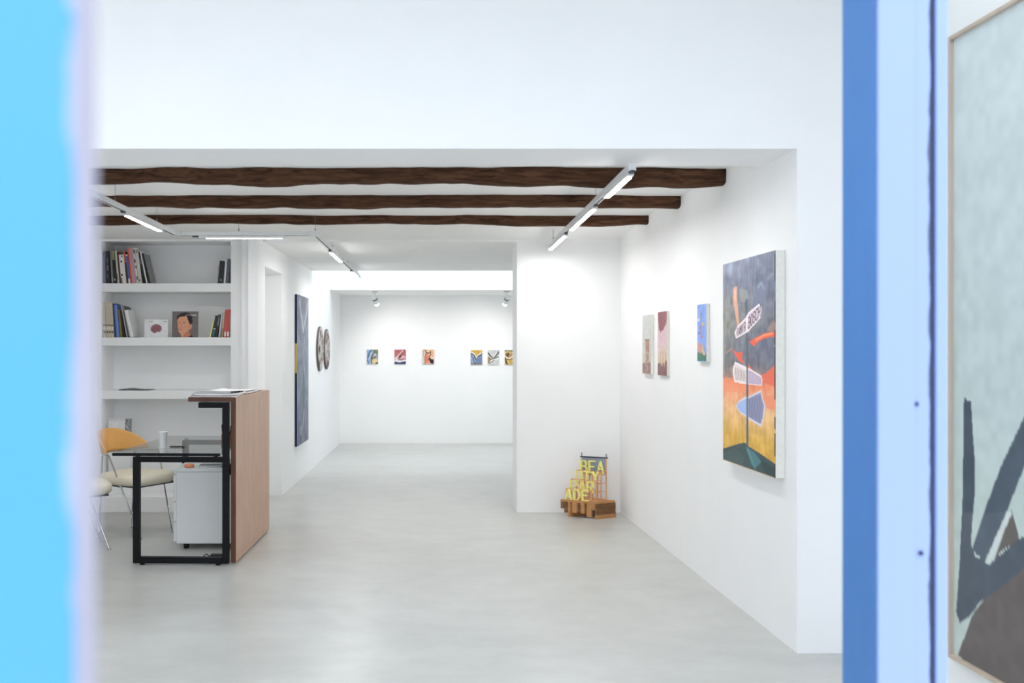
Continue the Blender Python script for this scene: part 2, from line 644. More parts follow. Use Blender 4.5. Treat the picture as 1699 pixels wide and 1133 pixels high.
# shelf wall with its niche
struct(bx('wall_niche_left', M_wall, -3.3, YS, 0, -2.80, 9.3, H1))
struct(bx('wall_niche_back', M_wall, -2.80, 9.22, 0, -1.6485, 9.4, H1))
struct(bx('trim_niche_head', M_wall, -2.80, YS, 2.415, -1.6485, 9.22, H1))
struct(bx('trim_plinth', M_wall, -2.80, YS, 0, -1.6485, 9.22, 0.14, bevel=0.004))
struct(MB().box(-1.6485, YS, 0, -1.53, 9.4, H1).box(-1.53, 8.74, 0, -1.45, 9.4, H1).build('wall_niche_right', M_wall))


def left_wall(name, y0, y1, z0, z1, t=0.3):
    return struct(MB().prism([(lw(y0), y0), (lw(y1), y1), (lw(y1) - t, y1), (lw(y0) - t, y0)], z0, z1).build(name, M_wall))


struct(MB().prism([(lw(8.6), 8.6), (lw(8.95), 8.95), (-1.45, 8.95), (-1.45, 8.6)], 0, H1).build('wall_passage_pier', M_wall))
left_wall('wall_passage_left', 9.88, 15.6, 0, 3.4)
left_wall('wall_passage_head', 8.95, 9.88, 2.2, 2.7)
struct(bx('wall_behind_opening', M_wall, -2.0, 9.4, 0, -1.66, 9.9, 2.7))
struct(bx('wall_back', M_wall, -1.5, 15.43, 0, 3.2, 15.6, 3.4))
struct(bx('wall_back_right', M_wall, 3.0, 9.25, 0, 3.15, 15.43, 3.4))
struct(bx('wall_partition_far', M_wall, 1.82, 9.1, 0, 3.15, 9.25, 3.4))
struct(MB().prism([(lw(8.86), 8.86), (0.90, 8.86), (0.90, 9.25), (3.0, 9.25), (3.0, 12.1), (lw(12.1), 12.1)], H2, 2.75).build('ceiling_passage', M_ceil))
struct(bx('wall_skylight_near', M_wall, -1.5, 11.95, 2.75, 3.0, 12.1, 3.4))
struct(bx('wall_skylight_far', M_wall, -1.3, 14.0, 2.29, 3.0, 14.15, 3.4))
struct(bx('ceiling_back', M_ceil, -1.3, 14.15, 2.29, 3.0, 15.43, 2.45))
w = struct(MB().box(-1.5, 12.02, 3.4, 3.15, 12.1, 3.46).box(-1.5, 14.0, 3.4, 3.15, 14.08, 3.46)
           .box(0.8, 12.1, 3.4, 0.85, 14.0, 3.46).build('window_1', M_white))
bx('glass_pane', M_glass, -1.5, 12.1, 3.42, 0.8, 14.0, 3.43, w)
bx('glass_pane', M_glass, 0.85, 12.1, 3.42, 3.0, 14.0, 3.43, w)

# shop front: right hand door frame with the side window, added transom light, street wall and the near door leaf
d2 = struct(bx('door_2', M_jambblue, 0.884, 1.909, 0, 0.955, 2.063, 3.6, bevel=0.002))
b = MB()
b.box(0.8835, 1.90, 0, 0.955, 1.9085, 3.6)
b.box(0.9548, 1.904, 0, 0.9875, 1.96, 3.6)
b.build('stile', M_worn, d2, bevel=0.002)
bx('gap_filler', M_gap, 0.9555, 1.93, 0, 0.998, 1.99, 3.6, d2)
for (nx, nz) in ((0.957, 1.346), (0.966, 1.061)):
    MB().lathe([(0.0045, 0), (0.004, 0.004)], seg=10).build('nail_head', M_gap, d2, loc=(nx, 1.903, nz), rot=(PI / 2, 0, 0))
w2 = struct(bx('window_2', M_pale, 0.994, 1.90, 0, 1.0165, 1.96, 3.6, bevel=0.003))
bx('sill', M_pale, 1.0165, 1.89, 0, 2.1, 1.99, 0.45, w2)
bx('transom', M_pale, 1.0165, 1.90, 2.42, 2.1, 1.97, 2.50, w2)
bx('outer_stile', M_pale, 2.04, 1.90, 0, 2.1, 1.97, 3.6, w2)
bx('glass_pane', M_glass, 1.0165, 1.952, 0.45, 2.04, 1.957, 2.42, w2)
bx('glass_pane', M_glass, 1.0165, 1.952, 2.50, 2.04, 1.957, 3.6, w2)
w3 = struct(bx('window_3_added', M_pale, -0.95, 1.90, 2.42, 0.884, 1.97, 2.50))  # unseen transom glazing, added to let more daylight in above the door
bx('glass_pane', M_glass, -0.95, 1.935, 2.50, 0.884, 1.940, 3.6, w3)
struct(bx('wall_street', M_stone, -1.25, 0.50, 0, -0.95, 2.0, 3.75))
w5 = struct(bx('window_5_added', M_pale, -3.45, 1.87, 0, -1.25, 1.97, 0.40))  # unseen left shop window, added to brighten the front space
bx('head_rail', M_pale, -3.45, 1.87, 3.5, -1.25, 1.97, 3.6, w5)
bx('middle_stile', M_pale, -2.38, 1.88, 0.40, -2.32, 1.95, 3.5, w5)
bx('glass_pane', M_glass, -3.40, 1.905, 0.40, -2.38, 1.911, 3.5, w5)
bx('glass_pane', M_glass, -2.32, 1.905, 0.40, -1.25, 1.911, 3.5, w5)
# near leaf of the outer double door, closed, set against the street wall at the left
d1 = struct(bx('door_1', M_leafblue, -1.05, 0.450, 0.03, -0.1545, 0.480, 2.75, bevel=0.003))
bx('door_edge', M_leafedge, -0.1550, 0.4510, 0.032, -0.1533, 0.4785, 2.748, d1, bevel=0.002)


# ------------------------------------------------------------------ beams
def beam(y, zb, zt, depth, seed, label, xl=-3.3, xr=1.82, drop=0.0, bumps=()):
    rng = np.random.default_rng(seed)
    nx, ns = 150, 18
    xs = np.linspace(xl, xr, nx)

    def n1(k, amp):
        g = rng.normal(0, 1, k + 3)
        return np.interp(np.linspace(0, k, nx), np.arange(k + 3), g) * amp

    cz = n1(7, 0.006) + n1(20, 0.0022)
    rad = 1 + n1(9, 0.07) + n1(28, 0.06) + n1(70, 0.03)
    cy = n1(6, 0.022) + n1(22, 0.016) + n1(60, 0.006)
    for (bxx, wd, am) in bumps:
        rad += am * np.exp(-((xs - bxx) / wd) ** 2)
    zc, rz = (zb + zt) / 2 + 0.012, (zt - zb) / 2 + 0.012
    verts, faces = [], []
    ph = rng.random(ns) * 0.10
    for i, x in enumerate(xs):
        tilt = drop * (x - xl) / (xr - xl)
        for k in range(ns):
            a = 2 * PI * k / ns
            ca, sa = math.cos(a), math.sin(a)
            sq = 1.0 / max(abs(ca), abs(sa)) ** 0.55     # between round and hewn square
            r = rad[i] * (0.95 + ph[k]) * sq * 0.93
            verts.append((x, y + cy[i] + depth / 2 * r * ca, zc + cz[i] + tilt + rz * r * sa))
    for i in range(nx - 1):
        for k in range(ns):
            k2 = (k + 1) % ns
            faces.append((i * ns + k, (i + 1) * ns + k, (i + 1) * ns + k2, i * ns + k2))
    b = MB().add(verts, faces, True)
    b.f += [tuple(range(ns)), tuple((nx - 1) * ns + k for k in range(ns - 1, -1, -1))]
    b.smooth += [False, False]
    o = b.build('ceiling_beam', M_beam)
    return tag(o, label, 'beam', 'old timber beams under the ceiling')


beam(5.87, 2.424, 2.53, 0.15, 3, 'nearest and thickest dark old timber beam, next to the lintel', drop=-0.012)
beam(6.86, 2.428, 2.51, 0.14, 11, 'middle dark old timber beam, knotty and wavy, between the other two', bumps=((-0.35, .25, .12), (-1.55, .08, .18)))
beam(7.84, 2.430, 2.51, 0.13, 5, 'farthest and thinnest dark old timber beam, nearest the shelves', bumps=((1.45, .18, .2),))


# ------------------------------------------------------------------ track lighting
ZR0, ZR1 = 2.338, 2.370


def rail_seg(parent, p, q, name='rail'):
    p, q = Vector(p), Vector(q)
    d = (q - p).normalized()
    n = Vector((-d.y, d.x)) * 0.018
    P = [p - n, q - n, q + n, p + n]
    o = MB().hexa([(a.x, a.y, ZR0) for a in P] + [(a.x, a.y, ZR1) for a in P]).build(name, M_track, parent, bevel=0.002)
    n2 = n * 0.3
    P = [p - n2, q - n2, q + n2, p + n2]
    MB().hexa([(a.x, a.y, ZR0 - 0.0015) for a in P] + [(a.x, a.y, ZR0 + 0.001) for a in P]).build('slot', M_slot, o)
    return o


def lamp(parent, p, q):
    p, q = Vector(p), Vector(q)
    d = (q - p).normalized()
    n = Vector((-d.y, d.x))

    def slab(p, q, w, z0, z1):
        P = [p - n * w, q - n * w, q + n * w, p + n * w]
        return MB().hexa([(a.x, a.y, z0) for a in P] + [(a.x, a.y, z1) for a in P])
    o = slab(p - d * 0.06, q + d * 0.02, 0.0165, 2.317, ZR0 - 0.001).build('lamp_module', M_track, parent, bevel=0.002)
    slab(p, q, 0.0150, 2.3145, 2.3185).build('diffuser', M_diff, o, bevel=0.001)
    slab(p - d * 0.11, p - d * 0.06, 0.010, 2.326, ZR0 - 0.001).build('adapter', M_slot, o)
    return o


def wire(parent, x, y, top):
    b = MB().tube([(x, y, ZR1 + 0.002), (x, y, top)], 0.0012, 6)
    o = b.build('suspension_wire', M_steelwire, parent)
    MB().tube([(x, y, ZR1 - 0.004), (x, y, ZR1 + 0.026)], 0.004, 8).build('wire_gripper', M_steelwire, o)


def xr(y):
    return 1.070 + (1.166 - 1.070) * (y - 4.9) / 3.7


t = thing('track_light', 'white track light with three lit strips along the right hand wall', 'lamp', (0, 0, 0))
rail_seg(t, (xr(4.93), 4.93), (xr(8.78), 8.78))
for a, c in ((5.02, 5.68), (6.17, 7.23), (7.62, 8.62)):
    lamp(t, (xr(a), a), (xr(c), c))
wire(t, xr(6.08), 6.08, cz_(6.08))
wire(t, xr(8.40), 8.40, cz_(8.40))
bx('end_cap', M_track, xr(8.78) - .019, 8.78, ZR0 - .002, xr(8.78) + .019, 8.79, ZR1 + .002, t)
bx('end_cap', M_track, xr(4.93) - .019, 4.92, ZR0 - .002, xr(4.93) + .019, 4.93, ZR1 + .002, t)

t = thing('track_light', 'white angled track light running over the desk and on into the passage', 'lamp', (0, 0, 0))
XA, YC, XB, XE = -1.875, 7.75, -0.784, -0.693
rail_seg(t, (XA, 5.4), (XA, YC - .05))
rail_seg(t, (XA + .05, YC), (XB - .05, YC))
rail_seg(t, (XB, YC + .05), (XE, 12.3))
for (cx, cy) in ((XA, YC), (XB, YC)):
    bx('corner_joint', M_track, cx - .05, cy - .05, ZR0 - .002, cx + .05, cy + .05, ZR1 + .002, t, bevel=.003)
lamp(t, (XA, 6.45), (XA, 7.28))
lamp(t, (-1.63, YC), (-1.043, YC))


def xp(y):
    return XB + (XE - XB) * (y - YC) / (12.3 - YC)


lamp(t, (xp(8.92), 8.92), (xp(9.84), 9.84))
lamp(t, (xp(11.15), 11.15), (xp(11.95), 11.95))
for (x, y, top) in ((XA, 6.2, cz_(6.2)), (XA, 7.2, cz_(7.2)), (-1.38, YC, cz_(YC)), (XB, YC, cz_(YC)), (xp(9.0), 9.05, H2), (xp(10.6), 10.6, H2), (xp(11.9), 11.9, H2)):
    wire(t, x, y, top)


def spotlight(x, label, aim_x):
    y, z = 14.28, 2.29
    t = thing('ceiling_spotlight', label, 'lamp', (x, y, z), group='small white spotlights in the back room')
    MB().lathe([(0.045, -0.022), (0.045, 0)], seg=20).build('mounting_plate', M_track, t)
    MB().tube([(0, 0, -0.02), (0, 0, -0.09)], 0.009, 8).build('stem', M_track, t)
    dirv = Vector((aim_x - x, 15.43 - y, 0.95 - (z - 0.12)))
    q = dirv.to_track_quat('-Z', 'Y').to_euler()
    h = MB().lathe([(0.02, 0.07), (0.034, 0.06), (0.038, -0.07), (0.034, -0.07)], seg=20).build('lamp_head', M_track, t, loc=(0, 0, -0.12), rot=q)
    MB().lathe([(0.031, -0.0705), (0.034, -0.098), (0.026, -0.106), (0.001, -0.107)], seg=20).build('lens', M_spotface, h)
    MB().lathe([(0.039, 0.018), (0.039, 0.0)], seg=20).build('cooling_ring', M_slot, h)
    L = bpy.data.lights.new('spot_beam', 'SPOT')
    L.energy = SPOT_WATTS
    L.spot_size = math.radians(120)
    L.spot_blend = 1.0
    L.shadow_soft_size = 0.03
    L.color = (1.0, 0.97, 0.93)
    lo = bpy.data.objects.new('spot_beam', L)
    COL.objects.link(lo)
    lo.parent = h
    lo.location = (0, 0, -0.125)
    return t


spotlight(-0.588, 'small white ceiling spotlight above the three paintings on the left of the back wall', -0.1)
spotlight(1.305, 'small white ceiling spotlight above the three paintings beside the partition', 0.9)

# ------------------------------------------------------------------ shelves
for zt, zb, lab in ((2.041, 1.9655, 'highest thick white shelf board, holding the leaning art books'),
                    (1.560, 1.485, 'second thick white shelf board, holding the portrait book and the magazines'),
                    (1.085, 1.010, 'lowest thick white shelf board, with one dark magazine lying on it')):
    o = bx('wall_shelf', M_white, -2.80, YS, zb, -1.6485, 9.22, zt, bevel=0.003)
    tag(o, lab, 'shelf', 'white shelves built into the niche')

_cov = {}


def cov(rgb):
    if rgb not in _cov:
        _cov[rgb] = mat('cover_%d_%d_%d' % rgb, rgb, 0.45, var=0.06, scale=30)
    return _cov[rgb]


def book(label, group, x, z, y, th, h, dep, lean, rgb, marks=(), pages=True):
    """spine towards the room (-y); lean > 0 tips the top to the left. x is the lower corner that carries it"""
    b = MB()
    c = 0.003
    x0, x1 = (0, th) if lean >= 0 else (-th, 0)
    t = thing('book', label, 'book', (x, y, z), (0, -lean, 0), group)
    b.box(x0, 0, 0, x1, c, h)
    b.box(x0, c, 0, x0 + c, dep, h)
    b.box(x1 - c, c, 0, x1, dep, h)
    b.build('cover', cov(rgb), t)
    bx('page_block', M_paper, x0 + c, c, 0.002, x1 - c, dep - 0.004, h - 0.004, t)
    for (f0, f1, a0, a1, col) in marks:
        bx('spine_print', cov(col), x0 + th * a0, -0.0006, h * f0, x0 + th * a1, 0.0002, h * f1, t)
    return t


def row(items, x_start, z, y, group, mirror=False, wide=1.0):
    """a leaning row; every item is supported by the one before it"""
    x = x_start
    prev = None
    for (label, th, h, lean, rgb, marks) in items:
        th_ = math.radians(lean)
        th *= wide
        if prev:
            pth, ph, plean = prev
            H = min(h, ph)
            x_step = pth / math.cos(plean) + max(0, H * (math.tan(th_) - math.tan(plean))) + 0.0012
            x += -x_step if mirror else x_step
        book(label, group, x, z, y + random.uniform(0, 0.012), th, h, 0.21, -th_ if mirror else th_, rgb, marks)
        prev = (th, h, th_)


W, K = (226, 224, 218), (22, 22, 26)
G = 'art books leaning on the left of the highest shelf'
row([
    ('slate blue book at the far left end of the highest shelf', .024, .285, 1.2, (84, 96, 120), ()),
    ('thick black book with grey spine lettering, second from the left on the highest shelf', .048, .288, 1.6, (26, 26, 34),
     ((.62, .78, .38, .62, (96, 96, 104)), (.40, .56, .36, .64, (120, 118, 120)), (.15, .3, .4, .6, (90, 90, 98)))),
    ('mid grey book right of the thick black one on the highest shelf', .019, .300, 3.0, (128, 128, 128), ((.05, .2, .2, .8, (170, 170, 168)),)),
    ('black book with an olive spine top on the highest shelf', .030, .300, 4.0, (32, 36, 36), ((.70, .98, .1, .9, (150, 148, 108)), (.08, .14, .3, .7, (190, 190, 186)))),
    ('thin cream book between the olive topped and the maroon ones on the highest shelf', .019, .296, 5.0, (206, 202, 186), ((.1, .3, .2, .6, (120, 96, 90)),)),
    ('thin dark maroon book on the highest shelf', .018, .284, 5.4, (84, 44, 48), ((.0, .1, 0, 1, (30, 20, 22)),)),
    ('thick white book with two black dots on its spine, highest shelf', .052, .258, 5.6, W,
     ((.72, .79, .25, .55, K), (.25, .33, .12, .42, K), (.9, .96, .5, .75, (90, 84, 84)), (.0, .2, .05, .25, (140, 60, 60)))),
    ('brown book with an orange spine top on the highest shelf', .018, .285, 6.0, (72, 46, 40), ((.66, .99, .05, .95, (208, 102, 44)),)),
    ('blue book with white spine ends on the highest shelf', .021, .262, 6.0, (82, 100, 158), ((.0, .16, .05, .95, W), (.94, .99, .05, .95, W))),
    ('thin orange red book left of the pink one on the highest shelf', .016, .318, 6.2, (206, 92, 66), ()),
    ('pink book with faint vertical stripes on the highest shelf', .040, .318, 6.2, (200, 150, 158),
     ((.02, .98, .22, .27, (176, 120, 132)), (.02, .98, .5, .56, (184, 130, 140)), (.02, .98, .78, .82, (176, 120, 132)))),
    ('white book with black blots down its spine on the highest shelf', .022, .318, 6.6, (214, 210, 204),
     ((.84, .95, .2, .8, (60, 56, 56)), (.58, .68, .1, .7, K), (.42, .5, .3, .9, (70, 50, 54)), (.1, .2, .3, .8, (70, 66, 66)))),
    ('tall pale grey book right of the blotted one on the highest shelf', .030, .318, 7.0, (204, 202, 196), ((.86, .95, .2, .8, (120, 130, 126)), (.06, .12, .1, .5, (70, 66, 68)))),
    ('slim black book wedged between two pale ones on the highest shelf', .015, .285, 9.5, (28, 28, 30), ((.6, .8, .2, .8, (130, 130, 128)),)),
    ('slim white book second from the end of the leaning row on the highest shelf', .014, .290, 11.5, W, ()),
    ('black spined book with grey cover leaning most, last on the highest shelf', .019, .275, 13.5, (128, 130, 130), ((.0, 1, .0, 1, (24, 24, 26)), (.35, .42, .1, .9, W))),
], -2.793, 2.0415, 8.885, G, wide=.84)

G = 'books in the right hand corner of the highest shelf'
row([
    ('brown book against the right end of the highest shelf', .012, .205, 1.0, (86, 62, 48), ()),
    ('slate blue book second from the right end of the highest shelf', .018, .222, 3.0, (84, 92, 116), ()),
    ('white book between slate blue and black ones at the right of the highest shelf', .014, .198, 4.0, (214, 214, 212), ()),
    ('thick black book leaning at the right of the highest shelf', .040, .200, 4.6, (24, 24, 30), ((.1, .2, .3, .7, (110, 110, 112)),)),
    ('thin white edged book at the foot of the right hand black one, highest shelf', .008, .165, 5.5, (190, 190, 188), ()),
], -1.653, 2.0415, 8.885, G, True, 1.2)

G = 'magazines and books leaning on the left of the second shelf'
crm = (198, 188, 168)
band = ((.335, .36, 0, 1, (70, 56, 48)), (.22, .29, .15, .85, (226, 220, 210)), (.12, .16, .2, .9, (56, 46, 42)), (.165, .185, .0, .5, (56, 46, 42)))
row([
    ('cream magazine with brown spine bands, leftmost of four alike on the second shelf', .0235, .312, 2.6, crm, band),
    ('cream magazine with brown spine bands, second of four alike on the second shelf', .0235, .314, 2.8, crm, band),
    ('cream magazine with brown spine bands, third of four alike on the second shelf', .0235, .312, 3.0, crm, band),
    ('cream magazine with brown spine bands, rightmost of four alike on the second shelf', .0235, .308, 3.2, crm, band),
    ('thin navy book left of the bright blue one on the second shelf', .011, .300, 4.0, (44, 52, 84), ()),
    ('bright blue book with a pale stripe on the second shelf', .030, .290, 4.4, (92, 122, 192), ((.02, .97, .55, .72, (128, 152, 208)),)),
    ('olive green book on the second shelf', .019, .248, 5.5, (124, 112, 52), ()),
    ('black book beside the olive green one on the second shelf', .016, .240, 7.5, (24, 22, 24), ()),
    ('grey magazine with white stripes on the second shelf', .014, .286, 10.0, (142, 138, 142), ((.02, .98, .4, .55, (214, 214, 214)),)),
    ('dark grey pamphlet with a white edge on the second shelf', .012, .278, 11.0, (70, 68, 72), ((.02, .98, .7, .95, (220, 220, 220)),)),
    ('thick white book last of the leaning row on the second shelf', .030, .246, 12.0, (230, 230, 229), ((.02, .98, .48, .53, (196, 196, 196)),)),
], -2.790, 1.5605, 8.885, G, wide=.93)

G = 'books in the right hand corner of the second shelf'
row([
    ('pale grey book against the right end of the second shelf', .010, .225, 1.5, (190, 186, 190), ()),
    ('red book with a white spine foot, right one of the two on the second shelf', .019, .248, 2.6, (196, 76, 68), ((.03, .2, .2, .9, W), (.24, .95, .45, .55, (150, 50, 48)))),
    ('red book with a white spine foot, left one of the two on the second shelf', .019, .248, 3.2, (200, 82, 74), ((.03, .2, .2, .9, W), (.24, .95, .45, .55, (150, 50, 48)))),
    ('cream book with brown spine foot left of the red ones, second shelf', .014, .228, 5.0, (188, 172, 156), ((.0, .35, .1, .9, (156, 116, 100)),)),
    ('grey and white striped book on the right of the second shelf', .014, .215, 7.0, (168, 168, 166), ((.05, .95, .3, .5, W),)),
    ('black book with silver marks on the right of the second shelf', .018, .206, 9.0, (24, 26, 28), ((.5, .9, .3, .6, (150, 156, 158)),)),
    ('black book with a teal spine foot on the right of the second shelf', .022, .196, 10.0, (34, 38, 40), ((.04, .34, .05, .95, (40, 92, 108)), (.36, .4, .1, .9, W))),
    ('small pale yellow book leaning at the left of the right hand group, second shelf', .010, .160, 12.5, (222, 218, 130), ()),
], -1.653, 1.5605, 8.885, G, True, 1.15)


def facing_book(label, x0, x1, z, h, y, art, rgb):
    wdt = x1 - x0
    t = thing('book', label, 'book', (x0, y, z), (math.radians(-4), 0, 0))
    bx('cover', cov(rgb), 0, 0, 0, wdt, 0.003, h, t)
    bx('cover', cov(rgb), 0, 0.019, 0, wdt, 0.022, h, t)
    bx('page_block', M_paper, 0.002, 0.003, 0.002, wdt - 0.003, 0.019, h - 0.003, t)
    art.build('cover_print', M_print, (0, -0.0008, h), (wdt, 0, 0), (0, 0, -h), t)


a = Art(42, 34, 1.33, (226, 227, 226), 2)
a.blob(.5, .52, .23, .25, (150, 104, 112), 1, .12)
a.poly([(.26, .6), (.33, .38), (.5, .25), (.7, .36), (.74, .5), (.62, .7), (.56, .62), (.5, .66), (.44, .78)], (146, 98, 106))
a.noise(5, 8, 10)
a.blob(.58, .83, .12, .14, (226, 227, 226), 1, .2)
a.stroke([(.22, .13), (.34, .13)], .03, (150, 152, 150))
a.stroke([(.82, .13), (.93, .13)], .03, (130, 132, 130))
facing_book('white book facing out with a small maroon shape on its cover', -2.432, -2.222, 1.5605, .160, 8.905, a, (226, 227, 226))

a = Art(60, 60, 1.0, (112, 104, 102), 3)
skin, skin2, hair = (214, 152, 122), (196, 124, 94), (38, 34, 36)
a.poly([(.17, .25), (.22, .15), (.36, .07), (.52, .04), (.68, .08), (.78, .2), (.80, .36), (.77, .5), (.62, .52), (.2, .35)], hair)
a.poly([(.68, .55), (.73, .48), (.78, .50), (.77, .60), (.72, .70), (.69, .70)], skin)
a.poly([(.22, .30), (.28, .22), (.44, .19), (.56, .18), (.60, .28), (.68, .48), (.69, .62), (.66, .78), (.72, .92), (.66, 1.0), (.36, 1.0), (.35, .88), (.28, .82), (.245, .72), (.24, .66), (.22, .5)], skin)
a.poly([(.50, .85), (.66, .72), (.72, .92), (.66, 1.0), (.42, 1.0)], skin2)
a.poly([(.58, 1.0), (.70, .95), (.76, .91), (.83, 1.0)], (28, 28, 30))
a.stroke([(.34, .44), (.37, .60), (.31, .63)], .018, skin2)
a.stroke([(.26, .42), (.31, .405)], .018, (150, 96, 76))
a.stroke([(.42, .40), (.52, .405)], .018, (150, 96, 76))
a.stroke([(.265, .455), (.31, .455)], .02, (96, 70, 60))
a.stroke([(.43, .45), (.51, .455)], .02, (96, 70, 60))
a.stroke([(.25, .695), (.36, .70)], .024, (170, 74, 70))
a.noise(5, 12, 12)
a.stroke([(.52, .14), (.72, .14)], .02, (190, 188, 188))
a.stroke([(.74, .14), (.93, .14)], .03, (226, 226, 226))
facing_book('grey book facing out with a painted portrait of a dark haired man', -2.182, -1.953, 1.5605, .232, 8.895, a, (112, 104, 102))

# magazine lying on the lowest shelf
n = 14
b = MB()
for i in range(n):
    x0, x1 = i / n, (i + 1) / n
    f = lambda x: 0.006 + 0.012 * math.sin(PI * min(1, x * 1.6)) * (1 - x) * 1.2
    b.hexa([(x0 * .27, 0, f(x0) - .005), (x1 * .27, 0, f(x1) - .005), (x1 * .27, .2, f(x1) - .005), (x0 * .27, .2, f(x0) - .005),
            (x0 * .27, 0, f(x0)), (x1 * .27, 0, f(x1)), (x1 * .27, .2, f(x1)), (x0 * .27, .2, f(x0))])
o = b.build('magazine', cov((52, 56, 58)), loc=(-2.655, 8.88, 1.085))
tag(o, 'dark floppy magazine lying flat on the lowest shelf', 'magazine')

# white printed sheet holder standing in the lower niche
t = thing('leaflet_holder', 'white leaflet holder with printed sheets in the lower niche behind the tan chair', 'holder', (-2.775, 8.95, 0.14))
bx('stand', M_white, 0, 0.02, 0, .20, .10, .50, t, bevel=.004)
a = Art(40, 40, .8, (222, 222, 222), 5)
a.bands([(0, (206, 206, 206)), (.15, (226, 226, 226)), (1, (224, 224, 224))])
for k in range(9):
    a.stroke([(.08 + .08 * k, .55), (.08 + .08 * k, .95)], .02, (150, 152, 154))
a.noise(8, 16, 16)
bx('sheet_stack', M_paper, .005, .002, .50, .155, .06, .69, t)
a.build('sheet_print', M_print, (.005, .0005, .69), (.15, 0, 0), (0, 0, -.19), t)
a = Art(14, 40, .3, (150, 150, 156), 6)
a.noise(50, 16, 6)
a.build('spine_print', M_print, (.156, 0.0, .685), (.042, .02, 0), (0, 0, -.185), t)
bx('side_booklet', cov((150, 150, 156)), .157, .022, .50, .20, .06, .685, t)

# ------------------------------------------------------------------ reception desk
rotd = -math.radians(1.94)
t = thing('reception_desk', 'walnut and black steel reception desk with a glass work top', 'desk', (-1.2157, 6.72, 0), (0, 0, rotd))
DL = 1.24
bx('front_panel', M_walnut, -0.035, 0.0, 0.012, 0, DL, 1.128, t, bevel=.002)
bx('panel_edge', M_walnutedge, -0.0345, -0.0025, 0.0125, -0.0005, 0.0003, 1.1275, t)
bx('counter_top', M_walnutedge, -0.326, -0.002, 1.098, -0.035, DL, 1.128, t, bevel=.002)


def desk_frame(y0, y1):
    s = 0.044
    f = bx('frame_post', M_black, -0.083, y0, 0.012, -0.040, y1, 1.097, t, bevel=.004)
    bx('bracket_arm', M_black, -0.245, y0, 1.058, -0.083, y1, 1.097, t, bevel=.004)
    bx('leg', M_black, -0.690, y0, 0.012, -0.645, y1, 0.728, t, bevel=.004)
    bx('top_bar', M_black, -0.645, y0, 0.692, -0.083, y1, 0.728, t, bevel=.003)
    bx('bottom_bar', M_black, -0.645, y0, 0.012, -0.083, y1, 0.054, t, bevel=.003)
    for x in (-0.63, -0.115):
        MB().lathe([(0.017, 0), (0.017, 0.006), (0.008, 0.007), (0.008, 0.013)], (x, (y0 + y1) / 2, 0), 14).build('foot', M_rubber, t)


desk_frame(-0.05, -0.006)
desk_frame(DL - 0.05, DL - 0.006)
bx('rear_stretcher', M_black, -0.082, -0.006, 0.60, -0.045, DL - 0.05, 0.64, t)
for (x, y) in ((-0.66, -0.028), (-0.13, -0.028), (-0.66, DL - 0.028), (-0.13, DL - 0.028)):
    MB().lathe([(0.014, 0), (0.014, 0.015)], (x, y, 0.728), 12).build('glass_spacer', M_chrome, t)
g = bx('glass_top', M_tableglass, -0.818, -0.078, 0.743, -0.085, DL + 0.04, 0.756, t)
b = MB()
b.box(-0.819, -0.0795, 0.738, -0.088, -0.0775, 0.7565)
b.build('dark_edge', M_glassedge, g)

# mobile drawer pedestal
t = thing('drawer_pedestal', 'white metal drawer pedestal on castors under the glass desk', 'cabinet', (-1.735, 7.2, 0))
bx('body', M_greymetal, 0.0, 0, 0.045, 0.41, 0.50, 0.565, t, bevel=.006)
bx('lid', M_greymetal, -0.028, -0.004, 0.565, 0.414, 0.504, 0.590, t, bevel=.004)
for z0, z1 in ((0.06, 0.20), (0.205, 0.345), (0.35, 0.545)):
    dr = bx('drawer', M_greymetal, -0.022, 0.006, z0, -0.001, 0.494, z1, t, bevel=.003)
    bx('handle_strip', M_slot, -0.0235, 0.010, z1 - .012, -0.004, 0.49, z1 - .003, dr)
for (x, y) in ((.06, .06), (.35, .06), (.06, .44), (.35, .44)):
    c = MB().tube([(x - .014, y, .0235), (x + .014, y, .0235)], .0235, 16).build('castor', M_rubber, t)
    bx('castor_fork', M_black, x - .02, y - .012, .030, x + .02, y + .012, .046, c)

# things on the pedestal
ztop = 0.5905
b = MB()
b.lathe([(.010, 0), (.030, .004), (.034, .016), (.026, .027), (.006, .030)], seg=18)
o = b.build('pouch', mat('coral_cloth', (232, 150, 112), .7, var=.08), loc=(-1.652, 7.25, ztop))
o.scale = (1.15, .8, 1)
tag(o, 'small coral orange pouch on the drawer pedestal', 'pouch')
for i, (x, y, rz, rgb, lab) in enumerate(((-1.60, 7.27, .06, (228, 228, 226), 'white magazine, bottom of the pile on the drawer pedestal'),
                                          (-1.585, 7.28, -.08, (60, 62, 66), 'dark magazine on the pile on the drawer pedestal'),
                                          (-1.57, 7.30, .12, (220, 221, 222), 'pale magazine, top of the pile on the drawer pedestal'))):
    tt = thing('magazine', lab, 'magazine', (x, y, ztop + i * .0085), (0, 0, rz), 'magazines on the drawer pedestal')
    bx('cover', cov(rgb), 0, 0, 0, .21, .28, .002, tt)
    bx('cover', cov(rgb), 0, 0, .006, .21, .28, .008, tt)
    bx('page_block', M_paper, .002, .001, .002, .208, .278, .006, tt)

